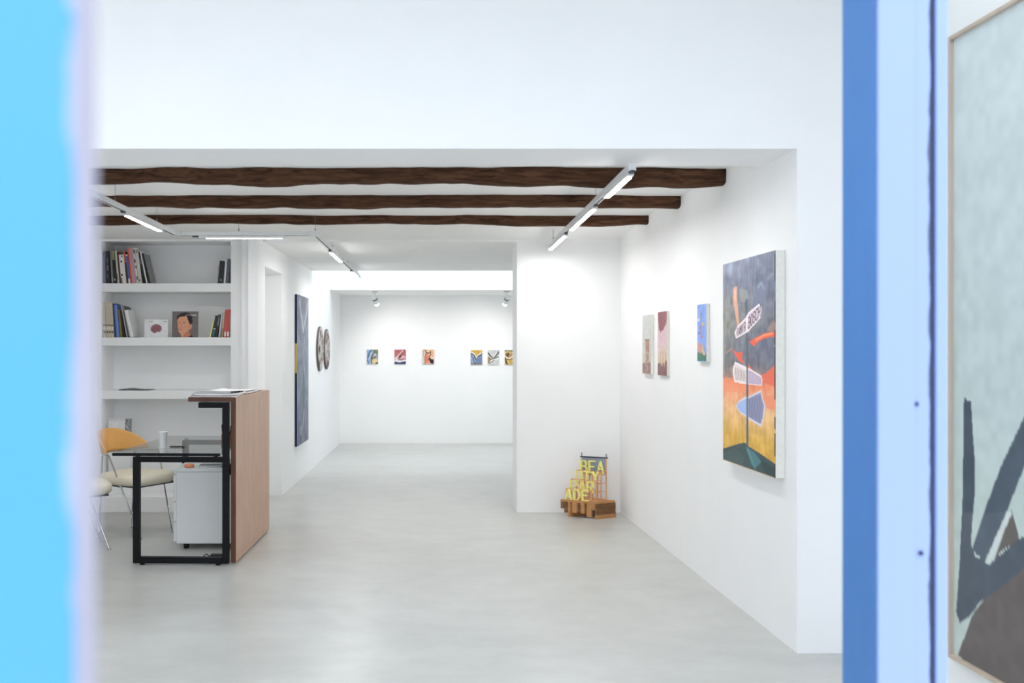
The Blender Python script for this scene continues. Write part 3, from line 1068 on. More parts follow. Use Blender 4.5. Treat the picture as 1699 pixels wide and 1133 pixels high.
# things on the glass
zg = 0.7562
t = thing('paper_cup', 'white paper cup standing on the glass desk top', 'cup', (-1.7975, 7.07, zg))
MB().lathe([(.024, .0), (.0245, .002), (.0305, .105), (.0315, .107), (.0315, .110), (.0295, .110), (.0235, .008), (.001, .006)], seg=26).build('cup_wall', M_paper, t)
MB().lathe([(.0325, 0), (.0325, .0012)], seg=26).build('coaster_ring', M_white, t)
for (x, y, rz, rgb, lab) in ((-1.745, 7.06, .12, (40, 38, 40), 'black pen lying nearest the cup on the glass top'),
                             (-1.742, 7.085, -.05, (92, 52, 52), 'dark red pen lying behind the black one on the glass top')):
    tt = thing('pen', lab, 'pen', (x, y, zg + .0047), (0, 0, rz), 'pens lying on the glass top')
    MB().tube([(0, 0, 0), (.085, 0, 0)], .0045, 10).build('barrel', cov(rgb), tt)
    MB().tube([(.085, 0, 0), (.098, 0, 0)], [.004, .001], 10).build('tip', M_slot, tt)
    MB().tube([(-.006, 0, 0), (0, 0, 0)], .003, 8).build('cap', M_slot, tt)
t = thing('pen_holder', 'brown card pen holder behind the black desk post', 'holder', (-1.365, 6.98, zg))
b = MB()
b.box(0, 0, 0, .08, .08, .003)
for q in ((0, 0, .08, .003), (0, .077, .08, .08), (0, .003, .003, .077), (.077, .003, .08, .077)):
    b.box(q[0], q[1], .003, q[2], q[3], .10)
b.build('holder_box', M_kraft, t)
bx('holder_foot', cov((120, 112, 92)), -.001, -.001, 0, .081, .081, .035, t)
for (dx, dy, lx, ly, L, rgb) in ((.012, .02, -.012, .0, .155, K), (.03, .04, .01, .01, .165, (40, 44, 60)), (.05, .03, .012, -.01, .15, K), (.06, .06, .0, .01, .16, (150, 60, 50))):
    tt = thing('pen', {.012: 'black pen leaning left out of the brown pen holder', .03: 'navy pen standing in the brown pen holder',
                       .05: 'black pen in the middle of the brown pen holder', .06: 'red pen in the rear corner of the brown pen holder'}[dx], 'pen',
               (-1.365 + dx, 6.98 + dy, zg + .0045), group='pens standing in the holder')
    MB().tube([(0, 0, 0), (lx, ly, L)], .004, 8).build('barrel', cov(rgb), tt)
    MB().tube([(lx, ly, L), (lx * 1.06, ly * 1.06, L + .008)], [.004, .002], 8).build('cap', M_slot, tt)

# papers on the counter
zc = 1.1283


def sheets(name, label, x, y, rz, w, d, layers, group='papers on the counter'):
    tt = thing(name, label, 'paper', (x, y, zc), (0, 0, rz), group)
    z = 0
    for (nm, thk, rgb, dx, dy, curl) in layers:
        b = MB()
        n = 10
        f = lambda s: curl * max(0, (s - .55) / .45) ** 2 + curl * .7 * max(0, (.3 - s) / .3) ** 2
        for i in range(n):
            s0, s1 = i / n, (i + 1) / n
            a0, a1 = dx + s0 * w, dx + s1 * w
            b.hexa([(a0, dy, z + f(s0)), (a1, dy, z + f(s1)), (a1, dy + d, z + f(s1)), (a0, dy + d, z + f(s0)),
                    (a0, dy, z + thk + f(s0)), (a1, dy, z + thk + f(s1)), (a1, dy + d, z + thk + f(s1)), (a0, dy + d, z + thk + f(s0))])
        b.build(nm, cov(rgb), tt)
        z += thk + .0006
    return tt


sheets('newspaper_pile', 'white newspaper pile with dark edges at the near end of the counter', -1.52, 6.76, .03, .30, .34,
       (('newspaper', .007, (238, 238, 238), 0, 0, 0), ('newspaper', .003, (60, 62, 66), -.016, .03, .002), ('newspaper', .008, (242, 242, 242), .01, .015, .002), ('newspaper', .003, (150, 152, 154), -.010, .05, .003)))
sheets('open_catalogue', 'open white catalogue with curled pages lying on the far half of the counter', -1.50, 7.22, -.03, .28, .40,
       (('page_block', .012, (244, 244, 244), 0, 0, .004), ('page_block', .006, (250, 250, 250), .01, .01, .012)))
tt = thing('marker', 'black marker lying across the newspaper edge on the counter', 'pen', (-1.262, 6.80, zc + .0315), (0, 0, 1.1))
MB().tube([(0, 0, 0), (.10, 0, 0)], .006, 10).build('barrel', M_rubber, tt)
MB().tube([(.10, 0, 0), (.13, 0, 0)], [.0055, .0045], 10).build('cap', M_slot, tt)

# power adapter on the floor inside the desk frame
t = thing('power_adapter', 'black power adapter with its cable on the floor under the desk', 'adapter', (-1.42, 6.86, 0))
bx('adapter_block', M_rubber, 0, 0, 0, .09, .05, .035, t, bevel=.004)
MB().tube([(0, .02, .015), (-.03, .03, .035), (-.05, .02, .02), (-.03, 0, .006), (.02, -.02, .005), (.1, -.015, .005), (.13, .02, .006)], .004, 8).build('cable', M_rubber, t)


# ------------------------------------------------------------------ chairs
def cushion(a, b_, z0, z1, n=36):
    vs_, fs = [], []
    prof = ((0.90, 0.0), (0.985, 0.18), (1.0, 0.45), (0.985, 0.75), (0.93, 0.93), (0.80, 1.0), (0.4, 1.04))
    for (s, h) in prof:
        for k in range(n):
            th = 2 * PI * k / n
            c, sn = math.cos(th), math.sin(th)
            e = 0.55
            vs_.append((a * s * math.copysign(abs(c) ** e, c), b_ * s * math.copysign(abs(sn) ** e, sn), z0 + (z1 - z0) * h))
    for i in range(len(prof) - 1):
        for k in range(n):
            k2 = (k + 1) % n
            fs.append((i * n + k, i * n + k2, (i + 1) * n + k2, (i + 1) * n + k))
    m = MB().add(vs_, fs, True)
    m.f += [tuple(range(n - 1, -1, -1)), tuple((len(prof) - 1) * n + k for k in range(n))]
    m.smooth += [True, True]
    return m


def make_chair(label, loc, rz):
    t = thing('armchair', label, 'chair', loc, (0, 0, rz), 'chairs behind the glass desk')
    cushion(.245, .25, .405, .49).build('seat', M_cream, t)
    bx('seat_base', M_slot, -.20, -.20, .392, .20, .20, .408, t)
    # wrap-around tan shell: tapering towards both ends
    nA, nZ = 40, 8
    A0, A1 = math.radians(116), math.radians(255)
    rings = []
    for i in range(nA + 1):
        s = i / nA
        th = A0 + (A1 - A0) * s
        w_ = math.sin(PI * s) ** 0.75
        zb, zt = .640 + .012 * (1 - w_), .668 + .155 * w_
        ring = []
        for k in range(nZ + 1):
            f = k / nZ
            z = zb + (zt - zb) * f
            r = .262 + .035 * f * w_
            ring.append(((r + .009) * math.cos(th), (r + .009) * math.sin(th) * 1.02, z))
        for k in range(nZ, -1, -1):
            f = k / nZ
            z = zb + (zt - zb) * f
            r = .262 + .035 * f * w_
            ring.append(((r - .009) * math.cos(th), (r - .009) * math.sin(th) * 1.02, z))
        rings.append(ring)
    m = MB()
    n = len(rings[0])
    fs = []
    for i in range(nA):
        for k in range(n):
            k2 = (k + 1) % n
            fs.append((i * n + k, i * n + k2, (i + 1) * n + k2, (i + 1) * n + k))
    m.add([v for r in rings for v in r], fs, True)
    m.f += [tuple(range(n - 1, -1, -1)), tuple(nA * n + k for k in range(n))]
    m.smooth += [False, False]
    m.build('backrest', M_tan, t)
    # chrome rail under the shell and four rods from floor to rail
    pts = []
    for i in range(25):
        th = math.radians(96) + math.radians(168) * i / 24
        pts.append((.262 * math.cos(th), .262 * math.sin(th) * 1.02, .634))
    MB().tube(pts, .006, 8).build('back_rail', M_chrome, t)
    for (fx, fy, tx, ty) in ((.21, .17, -.03, .262), (.21, -.17, -.03, -.262), (-.24, .17, -.20, .17), (-.24, -.17, -.20, -.17)):
        l = MB().tube([(fx, fy, .008), (tx, ty, .634)], .0065, 10).build('leg', M_chrome, t)
        MB().lathe([(.014, 0), (.014, .006), (.007, .012)], (fx, fy, 0), 14).build('foot_glide', M_chrome, l)
    for sy in (1, -1):
        y = .17 + (.262 - .17) * .62
        MB().tube([(-.222, sy * .17, .395), (.062, sy * .224, .395)], .005, 8).build('side_bar', M_chrome, t)
    return t


c1 = make_chair('cream seated chrome chair with a tan wrap around back, behind the desk leg', (-2.2, 7.85, 0), math.radians(-30))
c2 = copy_tree(c1)
c2.location = (-2.49, 7.27, 0)
c2.rotation_euler = (0, 0, math.radians(28))
c2['label'] = 'cream seated chrome chair half hidden by the near blue door leaf'


# ------------------------------------------------------------------ paintings
def canvas(name, label, x_wall, y0, y1, z0, z1, thick, art, facing, group=None, side=M_canvas):
    """canvas on a wall that runs along y; facing -1: wall on the right, +1: wall on the left. y0 near, y1 far"""
    t = thing(name, label, 'painting', (x_wall, (y0 + y1) / 2, z0), group=group)
    h, L = z1 - z0, y1 - y0
    bx('stretched_canvas', side, 0.001 * facing, -L / 2, 0, thick * facing, L / 2, h, t, bevel=.002)
    xf = (thick + .0008) * facing
    if facing < 0:
        art.build('painted_surface', M_art, (xf, L / 2, h), (0, -L, 0), (0, 0, -h), t)
    else:
        art.build('painted_surface', M_art, (xf, -L / 2, h), (0, L, 0), (0, 0, -h), t)
    return t


# large signpost painting
a = Art(150, 260, .742, (120, 122, 138), 21)
a.bands([(0, (128, 132, 150)), (.12, (116, 120, 138)), (.30, (128, 126, 126)), (.42, (108, 110, 122)), (.50, (112, 110, 120)), (.56, (150, 122, 116)),
         (.60, (224, 132, 98)), (.66, (226, 156, 118)), (.72, (224, 176, 128)), (.80, (214, 172, 104)), (.86, (202, 160, 72)), (1, (194, 148, 60))])
g = np.clip((a.u - .35) * 1.6, 0, 1) * np.clip((.56 - a.v) / .1, 0, 1)
a.put(g * .6, (98, 104, 124))
a.put(np.clip((.35 - a.u) * 3, 0, 1) * np.clip((.60 - a.v) / .1, 0, 1) * np.clip((a.v - .1) / .1, 0, 1) * .6, (134, 132, 122))
a.noise(12, 26, 10).noise(8, 14, 40).noise(7, 60, 30)
a.poly([(.5, .50), (.7, .56), (.85, .54), (1, .50), (1, .60), (.78, .585), (.6, .60)], (222, 104, 78), .9)
a.poly([(0, .58), (.3, .575), (.5, .60), (.5, .64), (0, .65)], (228, 140, 104), .7)
a.poly([(.78, .66), (1, .63), (1, .70), (.85, .70)], (228, 130, 100), .6)
a.poly([(.60, .21), (.68, .14), (.78, .12), (.86, .16), (.80, .24), (.70, .30), (.58, .27)], (106, 116, 142), .5)
a.stroke([(.70, .15), (.76, .13), (.80, .16)], .012, (150, 158, 178), .7)
a.stroke([(.88, .12), (.95, .10), (1, .105)], .010, (140, 148, 166), .6)
a.blob(.16, .03, .05, .035, (170, 180, 205), .7, .6)
a.poly([(.223, .129), (.3, .125), (.3, .19), (.343, .306), (.311, .331), (.256, .252), (.212, .187)], (222, 164, 134), .85)
a.poly([(.245, .14), (.28, .14), (.28, .19), (.25, .2)], (228, 178, 140))
a.poly([(.34, .14), (.5, .15), (.54, .19), (.44, .21), (.36, .2)], (146, 144, 138), .7)
a.poly([(.541, .400), (.65, .381), (.821, .361), (.991, .356), (.991, .38), (.839, .383), (.689, .401), (.631, .421)], (222, 92, 66))
a.stroke([(.66, .392), (.8, .372), (.95, .364)], .010, (236, 140, 96))
a.poly([(.86, .35), (.93, .315), (1, .30), (1, .36)], (190, 130, 112), .5)
a.poly([(.212, .436), (.3, .451), (.407, .446), (.397, .482), (.47, .507), (.322, .488)], (220, 96, 72))
a.stroke([(.08, .45), (.2, .43)], .012, (190, 130, 120), .6)
a.poly([(0, .943), (.19, .916), (.418, .884), (.47, .883), (.541, .896), (.746, .912), (1, .938), (1, 1), (0, 1)], (56, 76, 78))
a.poly([(.0, .96), (.3, .93), (.45, .95), (.4, 1), (0, 1)], (72, 92, 90), .6)
a.poly([(.7, .93), (1, .96), (1, 1), (.85, 1)], (42, 58, 62), .7)
a.poly([(.47, .901), (.631, .914), (.765, .947), (.727, .96), (.65, .987), (.571, .974)], (74, 128, 134), .75)
a.stroke([(.50, .90), (.62, .97), (.66, 1)], .010, (110, 150, 156), .6)
a.stroke([(.10, .95), (.4, .90)], .006, (110, 90, 80), .5)
a.stroke([(.484, .207), (.5, .5), (.503, .89)], .026, (74, 84, 94))
a.stroke([(.49, .25), (.51, .88)], .006, (110, 122, 130), .7)
edge, face, ink = (226, 214, 216), (196, 180, 188), (66, 48, 62)
s1 = [(.278, .382), (.245, .351), (.311, .32), (.47, .283), (.515, .262), (.718, .225), (.765, .244), (.746, .29), (.515, .352), (.47, .357)]
a.poly(s1, edge)
a.poly([(.29, .372), (.27, .351), (.32, .326), (.47, .293), (.47, .349)], face)
a.poly([(.52, .272), (.715, .235), (.745, .248), (.73, .283), (.52, .341)], face)
a.text('BOSCH', (.515, .338), (.745, .281), (-.004, .050), .0062, ink)
a.text('IAMIR', (.285, .374), (.475, .343), (-.002, .040), .006, ink, .85)
s2 = [(.256, .495), (.212, .528), (.208, .554), (.245, .596), (.49, .602), (.765, .602), (.78, .573), (.756, .554), (.531, .523)]
a.poly(s2, edge)
a.poly([(.26, .508), (.48, .535), (.48, .592), (.26, .588), (.225, .553)], (212, 200, 196))
a.poly([(.53, .532), (.75, .562), (.765, .575), (.755, .596), (.53, .595)], (176, 154, 176))
for k in range(7):
    a.stroke([(.27 + .03 * k, .525 + .003 * k), (.275 + .03 * k, .582)], .006, (120, 92, 100), .8)
for k in range(7):
    a.stroke([(.55 + .03 * k, .545 + .003 * k), (.555 + .03 * k, .592)], .006, (216, 206, 222), .7)
s3 = [(.278, .715), (.333, .687), (.47, .659), (.531, .659), (.756, .62), (.775, .651), (.83, .687), (.793, .752), (.756, .789), (.531, .765), (.343, .739)]
a.poly(s3, (206, 202, 216))
a.poly([(.295, .715), (.34, .693), (.50, .667), (.50, .752), (.35, .733)], (152, 172, 216))
a.poly([(.52, .667), (.745, .632), (.765, .655), (.81, .688), (.78, .748), (.745, .776), (.52, .755)], (136, 138, 166))
for k in range(8):
    a.stroke([(.54 + .03 * k, .672 - .004 * k), (.55 + .03 * k, .752 + .003 * k)], .006, (94, 92, 118), .8)
for k in range(4):
    a.stroke([(.36 + .035 * k, .690), (.365 + .035 * k, .73)], .005, (190, 204, 232), .6)
a.stroke([(.500, .50), (.503, .89)], .024, (80, 92, 100), .9)
a.put((a.u > .985).astype(float) * (smooth_noise(a.h, a.w, 24, 2, a.rng) > .4), (44, 26, 38), .9)
a.a = np.clip(a.a * 1.12 + 2, 0, 255)
canvas('painting', 'large canvas of a signpost against a stormy orange sunset, nearest on the right wall', 1.82, 4.90, 5.735, .816, 1.940, .0475, a, -1)

# blue painting with stacked signs on a stem
a = Art(36, 60, .56, (142, 172, 236), 22)
a.noise(10, 10, 6)
a.stroke([(.42, .12), (.40, .3), (.38, .45), (.46, .8)], .022, (112, 96, 128))
a.stroke([(.22, .1), (.32, .22), (.12, .26)], .03, (196, 170, 190))
a.blob(.15, .27, .14, .02, (226, 226, 232), 1, .3)
a.blob(.62, .35, .16, .03, (214, 184, 140), 1, .3)
a.stroke([(.2, .38), (.36, .43), (.42, .55), (.6, .58)], .03, (206, 128, 130))
a.stroke([(.1, .5), (.3, .5)], .02, (120, 110, 140))
a.poly([(.05, .70), (.2, .66), (.38, .68), (.42, .82), (.3, .9), (.08, .9)], (216, 158, 136))
a.poly([(.45, .66), (.6, .72), (.85, .86), (.8, .92), (.5, .88)], (222, 190, 148))
a.poly([(0, .86), (.2, .82), (.35, .87), (.5, .83), (.7, .9), (1, .86), (1, 1), (0, 1)], (78, 128, 112))
a.noise(6, 24, 12)
canvas('painting', 'small blue sky painting of a flowering stem over green ground, right wall', 1.82, 6.154, 6.353, 1.375, 1.735, .0215, a, -1)

a = Art(36, 70, .58, (216, 188, 194), 23)
a.bands([(0, (214, 182, 190)), (.5, (220, 192, 198)), (.62, (222, 200, 186)), (.8, (214, 190, 164)), (1, (150, 110, 110))])
a.poly([(.03, 0), (1, 0), (1, .1), (.92, .2), (.75, .24), (.6, .29), (.40, .305), (.33, .34), (.28, .30), (.13, .28), (.05, .1)], (146, 92, 98))
a.poly([(0, .82), (.3, .80), (.45, .86), (.6, .80), (.75, .82), (.85, .75), (1, .78), (1, 1), (0, 1)], (140, 102, 104))
for k in range(5):
    a.stroke([(.3 + .14 * k, .62 + .03 * (k % 2)), (.32 + .13 * k, .86)], .018, (226, 204, 166) if k % 2 else (170, 128, 116))
a.noise(8, 22, 10)
canvas('painting', 'small pink painting with a maroon cloud hanging from the top, right wall', 1.82, 7.133, 7.406, 1.2615, 1.727, .0185, a, -1)

a = Art(36, 70, .62, (198, 200, 196), 24)
a.bands([(0, (206, 208, 206)), (.6, (204, 204, 198)), (.8, (206, 198, 186)), (1, (170, 140, 132))])
a.poly([(.35, .42), (.62, .41), (.85, .42), (.85, .62), (.75, .64), (.4, .62)], (178, 134, 120))
a.stroke([(.35, .42), (.85, .42)], .015, (120, 90, 84))
a.poly([(.4, .64), (.8, .63), (.85, .83), (.38, .83)], (186, 160, 144))
a.stroke([(.45, .66), (.7, .72), (.5, .80)], .02, (140, 104, 96))
a.poly([(0, .82), (1, .81), (1, 1), (0, 1)], (158, 124, 120))
a.stroke([(.4, .85), (.7, .9), (.45, .97)], .018, (200, 176, 168))
a.noise(8, 24, 10)
canvas('painting', 'small pale grey painting of a brick coloured tower, farthest on the right wall', 1.82, 7.603, 7.881, 1.263, 1.719, .024, a, -1)

# tall grey blue painting on the left wall, with a navy and gold painted edge
a = Art(60, 130, .56, (126, 132, 148), 25)
a.bands([(0, (120, 124, 140)), (.3, (136, 142, 158)), (.6, (128, 138, 154)), (1, (112, 116, 134))])
a.noise(16, 20, 8).noise(10, 40, 20)
a.poly([(.36, 0), (.78, 0), (.66, .10), (.56, .12), (.46, .09)], (108, 110, 120), .6)
a.stroke([(.22, .03), (.32, .12), (.46, .19), (.52, .24)], .03, (206, 208, 212), .9)
a.stroke([(.9, .04), (.8, .12), (.62, .19), (.50, .24)], .022, (202, 204, 210), .8)
a.stroke([(.5, .13), (.52, .24)], .012, (196, 198, 206), .7)
a.poly([(.52, .50), (.62, .54), (.68, .64), (.58, .78), (.48, .74), (.42, .62)], (92, 118, 122), .9)
a.stroke([(.12, .36), (.24, .30), (.32, .34)], .012, (180, 186, 196), .7)
a.stroke([(.62, .78), (.52, .86), (.5, .98)], .014, (206, 208, 214), .9)
a.stroke([(.3, .88), (.4, .9), (.36, .94), (.28, .92), (.3, .88)], .010, (200, 204, 212), .9)
a.stroke([(.85, .8), (.7, .86), (.78, .92)], .010, (190, 194, 204), .7)
a.stroke([(.1, .7), (.3, .62)], .01, (170, 176, 188), .6)
a.stroke([(.05, .2), (.2, .42)], .008, (160, 166, 182), .6)
y0, y1 = 10.72, 11.60
xw = lw(y0)
sl = math.atan(0.029)
t = thing('painting', 'tall grey blue painting with navy and gold edge on the left wall', 'painting', (xw + .002, y0, .404), (0, 0, -sl))
bx('stretched_canvas', M_canvas, 0, 0, 0, .024, y1 - y0, 1.644, t)
a.build('painted_surface', M_art, (.0248, 0, 1.644), (0, y1 - y0, 0), (0, 0, -1.644), t)
a = Art(4, 120, .03, (30, 42, 82), 26)
a.put(((a.v > .325) & (a.v < .515)).astype(float), (196, 170, 98))
a.put(((a.v > .515) & (a.v < .60)).astype(float), (44, 54, 62))
a.build('painted_edge', M_art, (0, -.0008, 1.644), (.024, 0, 0), (0, 0, -1.644), t)


# two round relief discs
def disc(y, z, r, seed, label):
    rng = np.random.default_rng(seed)
    t = thing('wall_disc', label, 'artwork', (lw(y), y, z), (0, 0, -sl), group='round mottled discs on the left wall')
    nr, ns = 16, 48
    vs_, fs, cols = [(.042, 0, 0)], [], [(.5, .45, .43, 1)]
    tn = smooth_noise(nr, ns, 5, 14, rng)
    t2 = smooth_noise(nr, ns, 8, 24, rng)
    for i in range(nr):
        rr = r * (i + 1) / nr
        for k in range(ns):
            th = 2 * PI * k / ns
            hgt = .042 - .016 * ((i + 1) / nr) ** 3 + .006 * (t2[i, k] - .5)
            vs_.append((hgt, rr * math.cos(th), rr * math.sin(th)))
            v = tn[i, k] * .6 + t2[i, k] * .4
            c = lin((66, 58, 58)) if v < .38 else lin((158, 134, 126)) if v < .50 else lin((202, 196, 190)) if v < .66 else lin((140, 150, 140))
            cols.append(c)
    for k in range(ns):
        fs.append((0, 1 + k, 1 + (k + 1) % ns))
    for i in range(nr - 1):
        for k in range(ns):
            k2 = (k + 1) % ns
            fs.append((1 + i * ns + k, 1 + (i + 1) * ns + k, 1 + (i + 1) * ns + k2, 1 + i * ns + k2))
    o = MB().add(vs_, fs, True).build('relief_face', M_art, t)
    at = o.data.color_attributes.new('paint', 'FLOAT_COLOR', 'POINT')
    for i, c in enumerate(cols):
        at.data[i].color = c
    b = MB()
    ring0 = [(.001, r * math.cos(2 * PI * k / ns), r * math.sin(2 * PI * k / ns)) for k in range(ns)]
    ring1 = [(.024, r * 1.004 * math.cos(2 * PI * k / ns), r * 1.004 * math.sin(2 * PI * k / ns)) for k in range(ns)]
    b.add(ring0 + ring1, [(k, (k + 1) % ns, ns + (k + 1) % ns, ns + k) for k in range(ns)] + [tuple(range(ns))], True)
    b.build('rim', mat('disc_rim', (92, 82, 76), .6), t)
    return t


disc(12.78, 1.462, .285, 31, 'mottled round disc on the left wall, the one nearer the tall painting')
disc(13.50, 1.456, .272, 33, 'mottled round disc on the left wall, the one nearer the back wall')

# six small paintings on the back wall
YB = 15.43


def small(i, x0, label, paint):
    a = Art(30, 38, .8, (200, 200, 200), 40 + i)
    paint(a)
    a.noise(10, 12, 9)
    t = thing('small_painting', label, 'painting', (x0, YB, 1.2265 if i < 3 else 1.218), group='six small paintings on the back wall')
    bx('stretched_canvas', M_canvas, 0, -.022, 0, .176, -.001, .224, t)
    a.build('painted_surface', M_art, (0, -.0228, .224), (.176, 0, 0), (0, 0, -.224), t)


def p1(a):
    a.bands([(0, (96, 104, 108)), (1, (196, 206, 220))])
    a.poly([(0, 0), (.55, 0), (.5, .35), (.3, .6), (.3, 1), (0, 1)], (150, 174, 208))
    a.stroke([(.1, .55), (.25, .2), (.4, .05)], .09, (70, 92, 126))
    a.stroke([(.25, .6), (.35, .3), (.5, .15)], .07, (196, 214, 232))
    a.poly([(.55, 0), (1, 0), (1, .35), (.75, .3)], (116, 122, 96))
    a.stroke([(.42, 1), (.42, .55), (.6, .3), (.8, .4), (.7, .6), (.5, .62)], .08, (78, 66, 46))
    a.blob(.72, .36, .14, .09, (206, 204, 196))
    a.blob(.72, .8, .26, .18, (222, 200, 142))
    a.poly([(.7, .98), (1, .8), (1, 1)], (72, 72, 66))
    a.stroke([(.05, .7), (.2, .95)], .06, (70, 96, 150))


def p2(a):
    a.bands([(0, (170, 96, 96)), (.5, (182, 104, 104)), (.8, (226, 222, 230)), (.84, (60, 66, 104)), (1, (56, 62, 98))])
    a.stroke([(.7, .12), (.4, .4), (.12, .6), (.3, .75), (.6, .8)], .09, (232, 212, 208))
    a.stroke([(.68, .2), (.5, .45), (.42, .55)], .08, (110, 60, 62))
    a.blob(.5, .45, .09, .08, (40, 26, 34))
    a.blob(.78, .53, .18, .12, (226, 178, 184))
    a.stroke([(.35, .66), (.6, .72), (.9, .62)], .05, (96, 62, 60))
    a.stroke([(.05, .78), (.4, .86), (.95, .76)], .07, (226, 226, 236))


def p3(a):
    a.bands([(0, (232, 186, 140)), (.5, (234, 170, 138)), (1, (226, 168, 156))])
    a.poly([(0, 0), (.2, 0), (.1, .6), (.05, 1), (0, 1)], (196, 168, 156))
    a.stroke([(.25, .05), (.3, .15), (.5, .25), (.65, .15)], .08, (70, 48, 40))
    a.stroke([(.26, .16), (.12, .5), (.14, .95)], .06, (238, 226, 216))
    a.stroke([(.3, .2), (.2, .55), (.22, 1)], .05, (66, 46, 46))
    a.poly([(.3, .28), (.5, .3), (.52, .6), (.6, .9), (.3, .9), (.26, .6)], (222, 132, 106))
    a.stroke([(.7, .12), (.72, .35), (.55, .5)], .05, (60, 44, 38))
    a.blob(.52, .14, .14, .06, (226, 210, 176))
    a.poly([(.52, .62), (.62, .52), (1, .72), (1, 1), (.7, .95)], (56, 42, 44))
    a.blob(.85, .58, .16, .08, (238, 214, 206))


def p4(a):
    a.bands([(0, (206, 166, 76)), (.4, (206, 170, 84)), (.45, (110, 130, 166)), (.85, (120, 140, 176)), (.9, (126, 118, 110)), (1, (110, 104, 102))])
    a.poly([(0, .15), (.3, .28), (.5, .5), (.75, .3), (1, .2), (1, .85), (0, .95)], (112, 130, 168))
    a.stroke([(0, .12), (.3, .26), (.52, .55)], .08, (236, 230, 218))
    a.stroke([(.9, .2), (.6, .36), (.48, .48)], .07, (240, 232, 212))
    a.stroke([(0, .22), (.3, .38), (.42, .6), (.52, .62)], .07, (56, 66, 84))
    a.stroke([(.55, .48), (.75, .38), (.95, .3)], .06, (58, 66, 72))
    a.stroke([(.15, .35), (.3, .6), (.36, .85)], .06, (176, 196, 220))
    a.stroke([(.05, .55), (.18, .9)], .05, (190, 196, 200))
    a.stroke([(.25, .55), (.28, .8), (.4, .95)], .05, (46, 56, 80))


def p5(a):
    a.bands([(0, (188, 190, 192)), (.3, (206, 206, 208)), (1, (204, 204, 202))])
    a.stroke([(0, .15), (.2, .35), (.42, .5)], .10, (58, 60, 56))
    a.stroke([(1, .12), (.8, .3), (.55, .48)], .10, (70, 76, 62))
    a.stroke([(.05, .08), (.3, .34), (.48, .48), (.8, .18)], .05, (236, 236, 230))
    a.poly([(0, .45), (.15, .45), (.28, .6), (.2, .9), (0, .9)], (164, 134, 104))
    a.stroke([(.25, .62), (.5, .6), (.9, .45)], .06, (58, 60, 52))
    a.stroke([(.2, .8), (.5, .66), (.9, .6)], .07, (240, 238, 230))
    a.stroke([(.15, .88), (.35, .8), (.55, .7)], .05, (78, 58, 42))


def p6(a):
    a.bands([(0, (104, 96, 66)), (.1, (150, 132, 80)), (.15, (214, 190, 116)), (1, (204, 166, 86))])
    a.stroke([(0, .2), (.2, .12), (.6, .15)], .06, (236, 216, 150))
    a.blob(.35, .32, .26, .16, (104, 72, 48))
    a.stroke([(.4, .2), (.52, .3), (.4, .42)], .06, (214, 184, 140))
    a.stroke([(0, .4), (.2, .55), (.45, .58), (.7, .4), (1, .28)], .09, (242, 222, 206))
    a.stroke([(.05, .55), (.12, .8), (.25, 1)], .10, (60, 48, 40))
    a.stroke([(.2, .64), (.5, .66), (.7, .56)], .05, (84, 58, 40))
    a.stroke([(.25, .7), (.3, .9), (.5, .97)], .05, (236, 210, 140))


for i, (x_left, lab, fn) in enumerate(((-0.761, 'small blue and olive figure painting, first from the left on the back wall', p1),
                                   (-0.332, 'small red painting with a white curve and navy foot on the back wall', p2),
                                   (0.103, 'small peach and salmon figure painting on the back wall', p3),
                                   (0.853, 'small blue painting with an ochre top on the back wall', p4),
                                   (1.115, 'small grey painting with dark crossing curves on the back wall', p5),
                                   (1.377, 'small ochre and brown painting half hidden by the partition', p6))):
    small(i, x_left, lab, fn)

# large framed work on paper in the front space
FX, FY0, FY1, FZ0, FZ1 = 2.1, 2.70, 3.872, 0.255, 2.665
t = thing('framed_artwork', 'large framed pale green work with dark slate brush strokes, seen through the side window', 'artwork', (FX, (FY0 + FY1) / 2, FZ0))
L, h = FY1 - FY0, FZ1 - FZ0
hl = L / 2
bx('backing_board', M_canvas, -.012, -hl + .01, .01, -.001, hl - .01, h - .01, t)
for q in ((-hl, 0, hl, .014), (-hl, h - .014, hl, h), (-hl, .014, -hl + .014, h - .014), (hl - .014, .014, hl, h - .014)):
    bx('frame_rail', M_oak, -.030, q[0], q[1], -.001, q[2], q[3], t, bevel=.001)
a = Art(240, 260, L / h, (190, 206, 204), 51)
a.bands([(0, (212, 222, 224)), (.35, (202, 214, 216)), (.6, (198, 211, 211)), (.8, (200, 212, 207)), (1, (198, 208, 203))])
a.noise(4, 30, 16)


slate, slate2 = (58, 74, 90), (68, 84, 100)
brown = (92, 82, 80)
a.poly([(0.023, 0.999), (0.122, 0.915), (0.273, 0.848), (0.393, 0.809), (0.504, 0.772), (0.504, 0.999), (0.258, 1.007)], brown)
a.poly([(0.325, 0.739), (0.367, 0.779), (0.273, 0.806), (0.235, 0.825)], brown)
a.poly([(0.063, 0.582), (0.105, 0.585), (0.112, 0.617), (0.126, 0.673), (0.126, 0.734), (0.112, 0.777), (0.105, 0.811), (0.129, 0.827), (0.209, 0.832), (0.364, 0.778), (0.504, 0.752), (0.504, 0.781), (0.393, 0.817), (0.273, 0.86), (0.16, 0.895), (0.095, 0.926), (0.038, 0.944), (0.016, 0.929), (0.038, 0.841), (0.056, 0.734)], slate)
a.poly([(0.112, 0.819), (0.193, 0.743), (0.273, 0.678), (0.393, 0.599), (0.504, 0.529), (0.504, 0.595), (0.393, 0.671), (0.31, 0.738), (0.235, 0.794), (0.183, 0.831)], slate2)
a.poly([(0.19, 0.833), (0.242, 0.788), (0.31, 0.742), (0.328, 0.745), (0.258, 0.796), (0.216, 0.827)], (214, 222, 220))
a.noise(6, 60, 30)
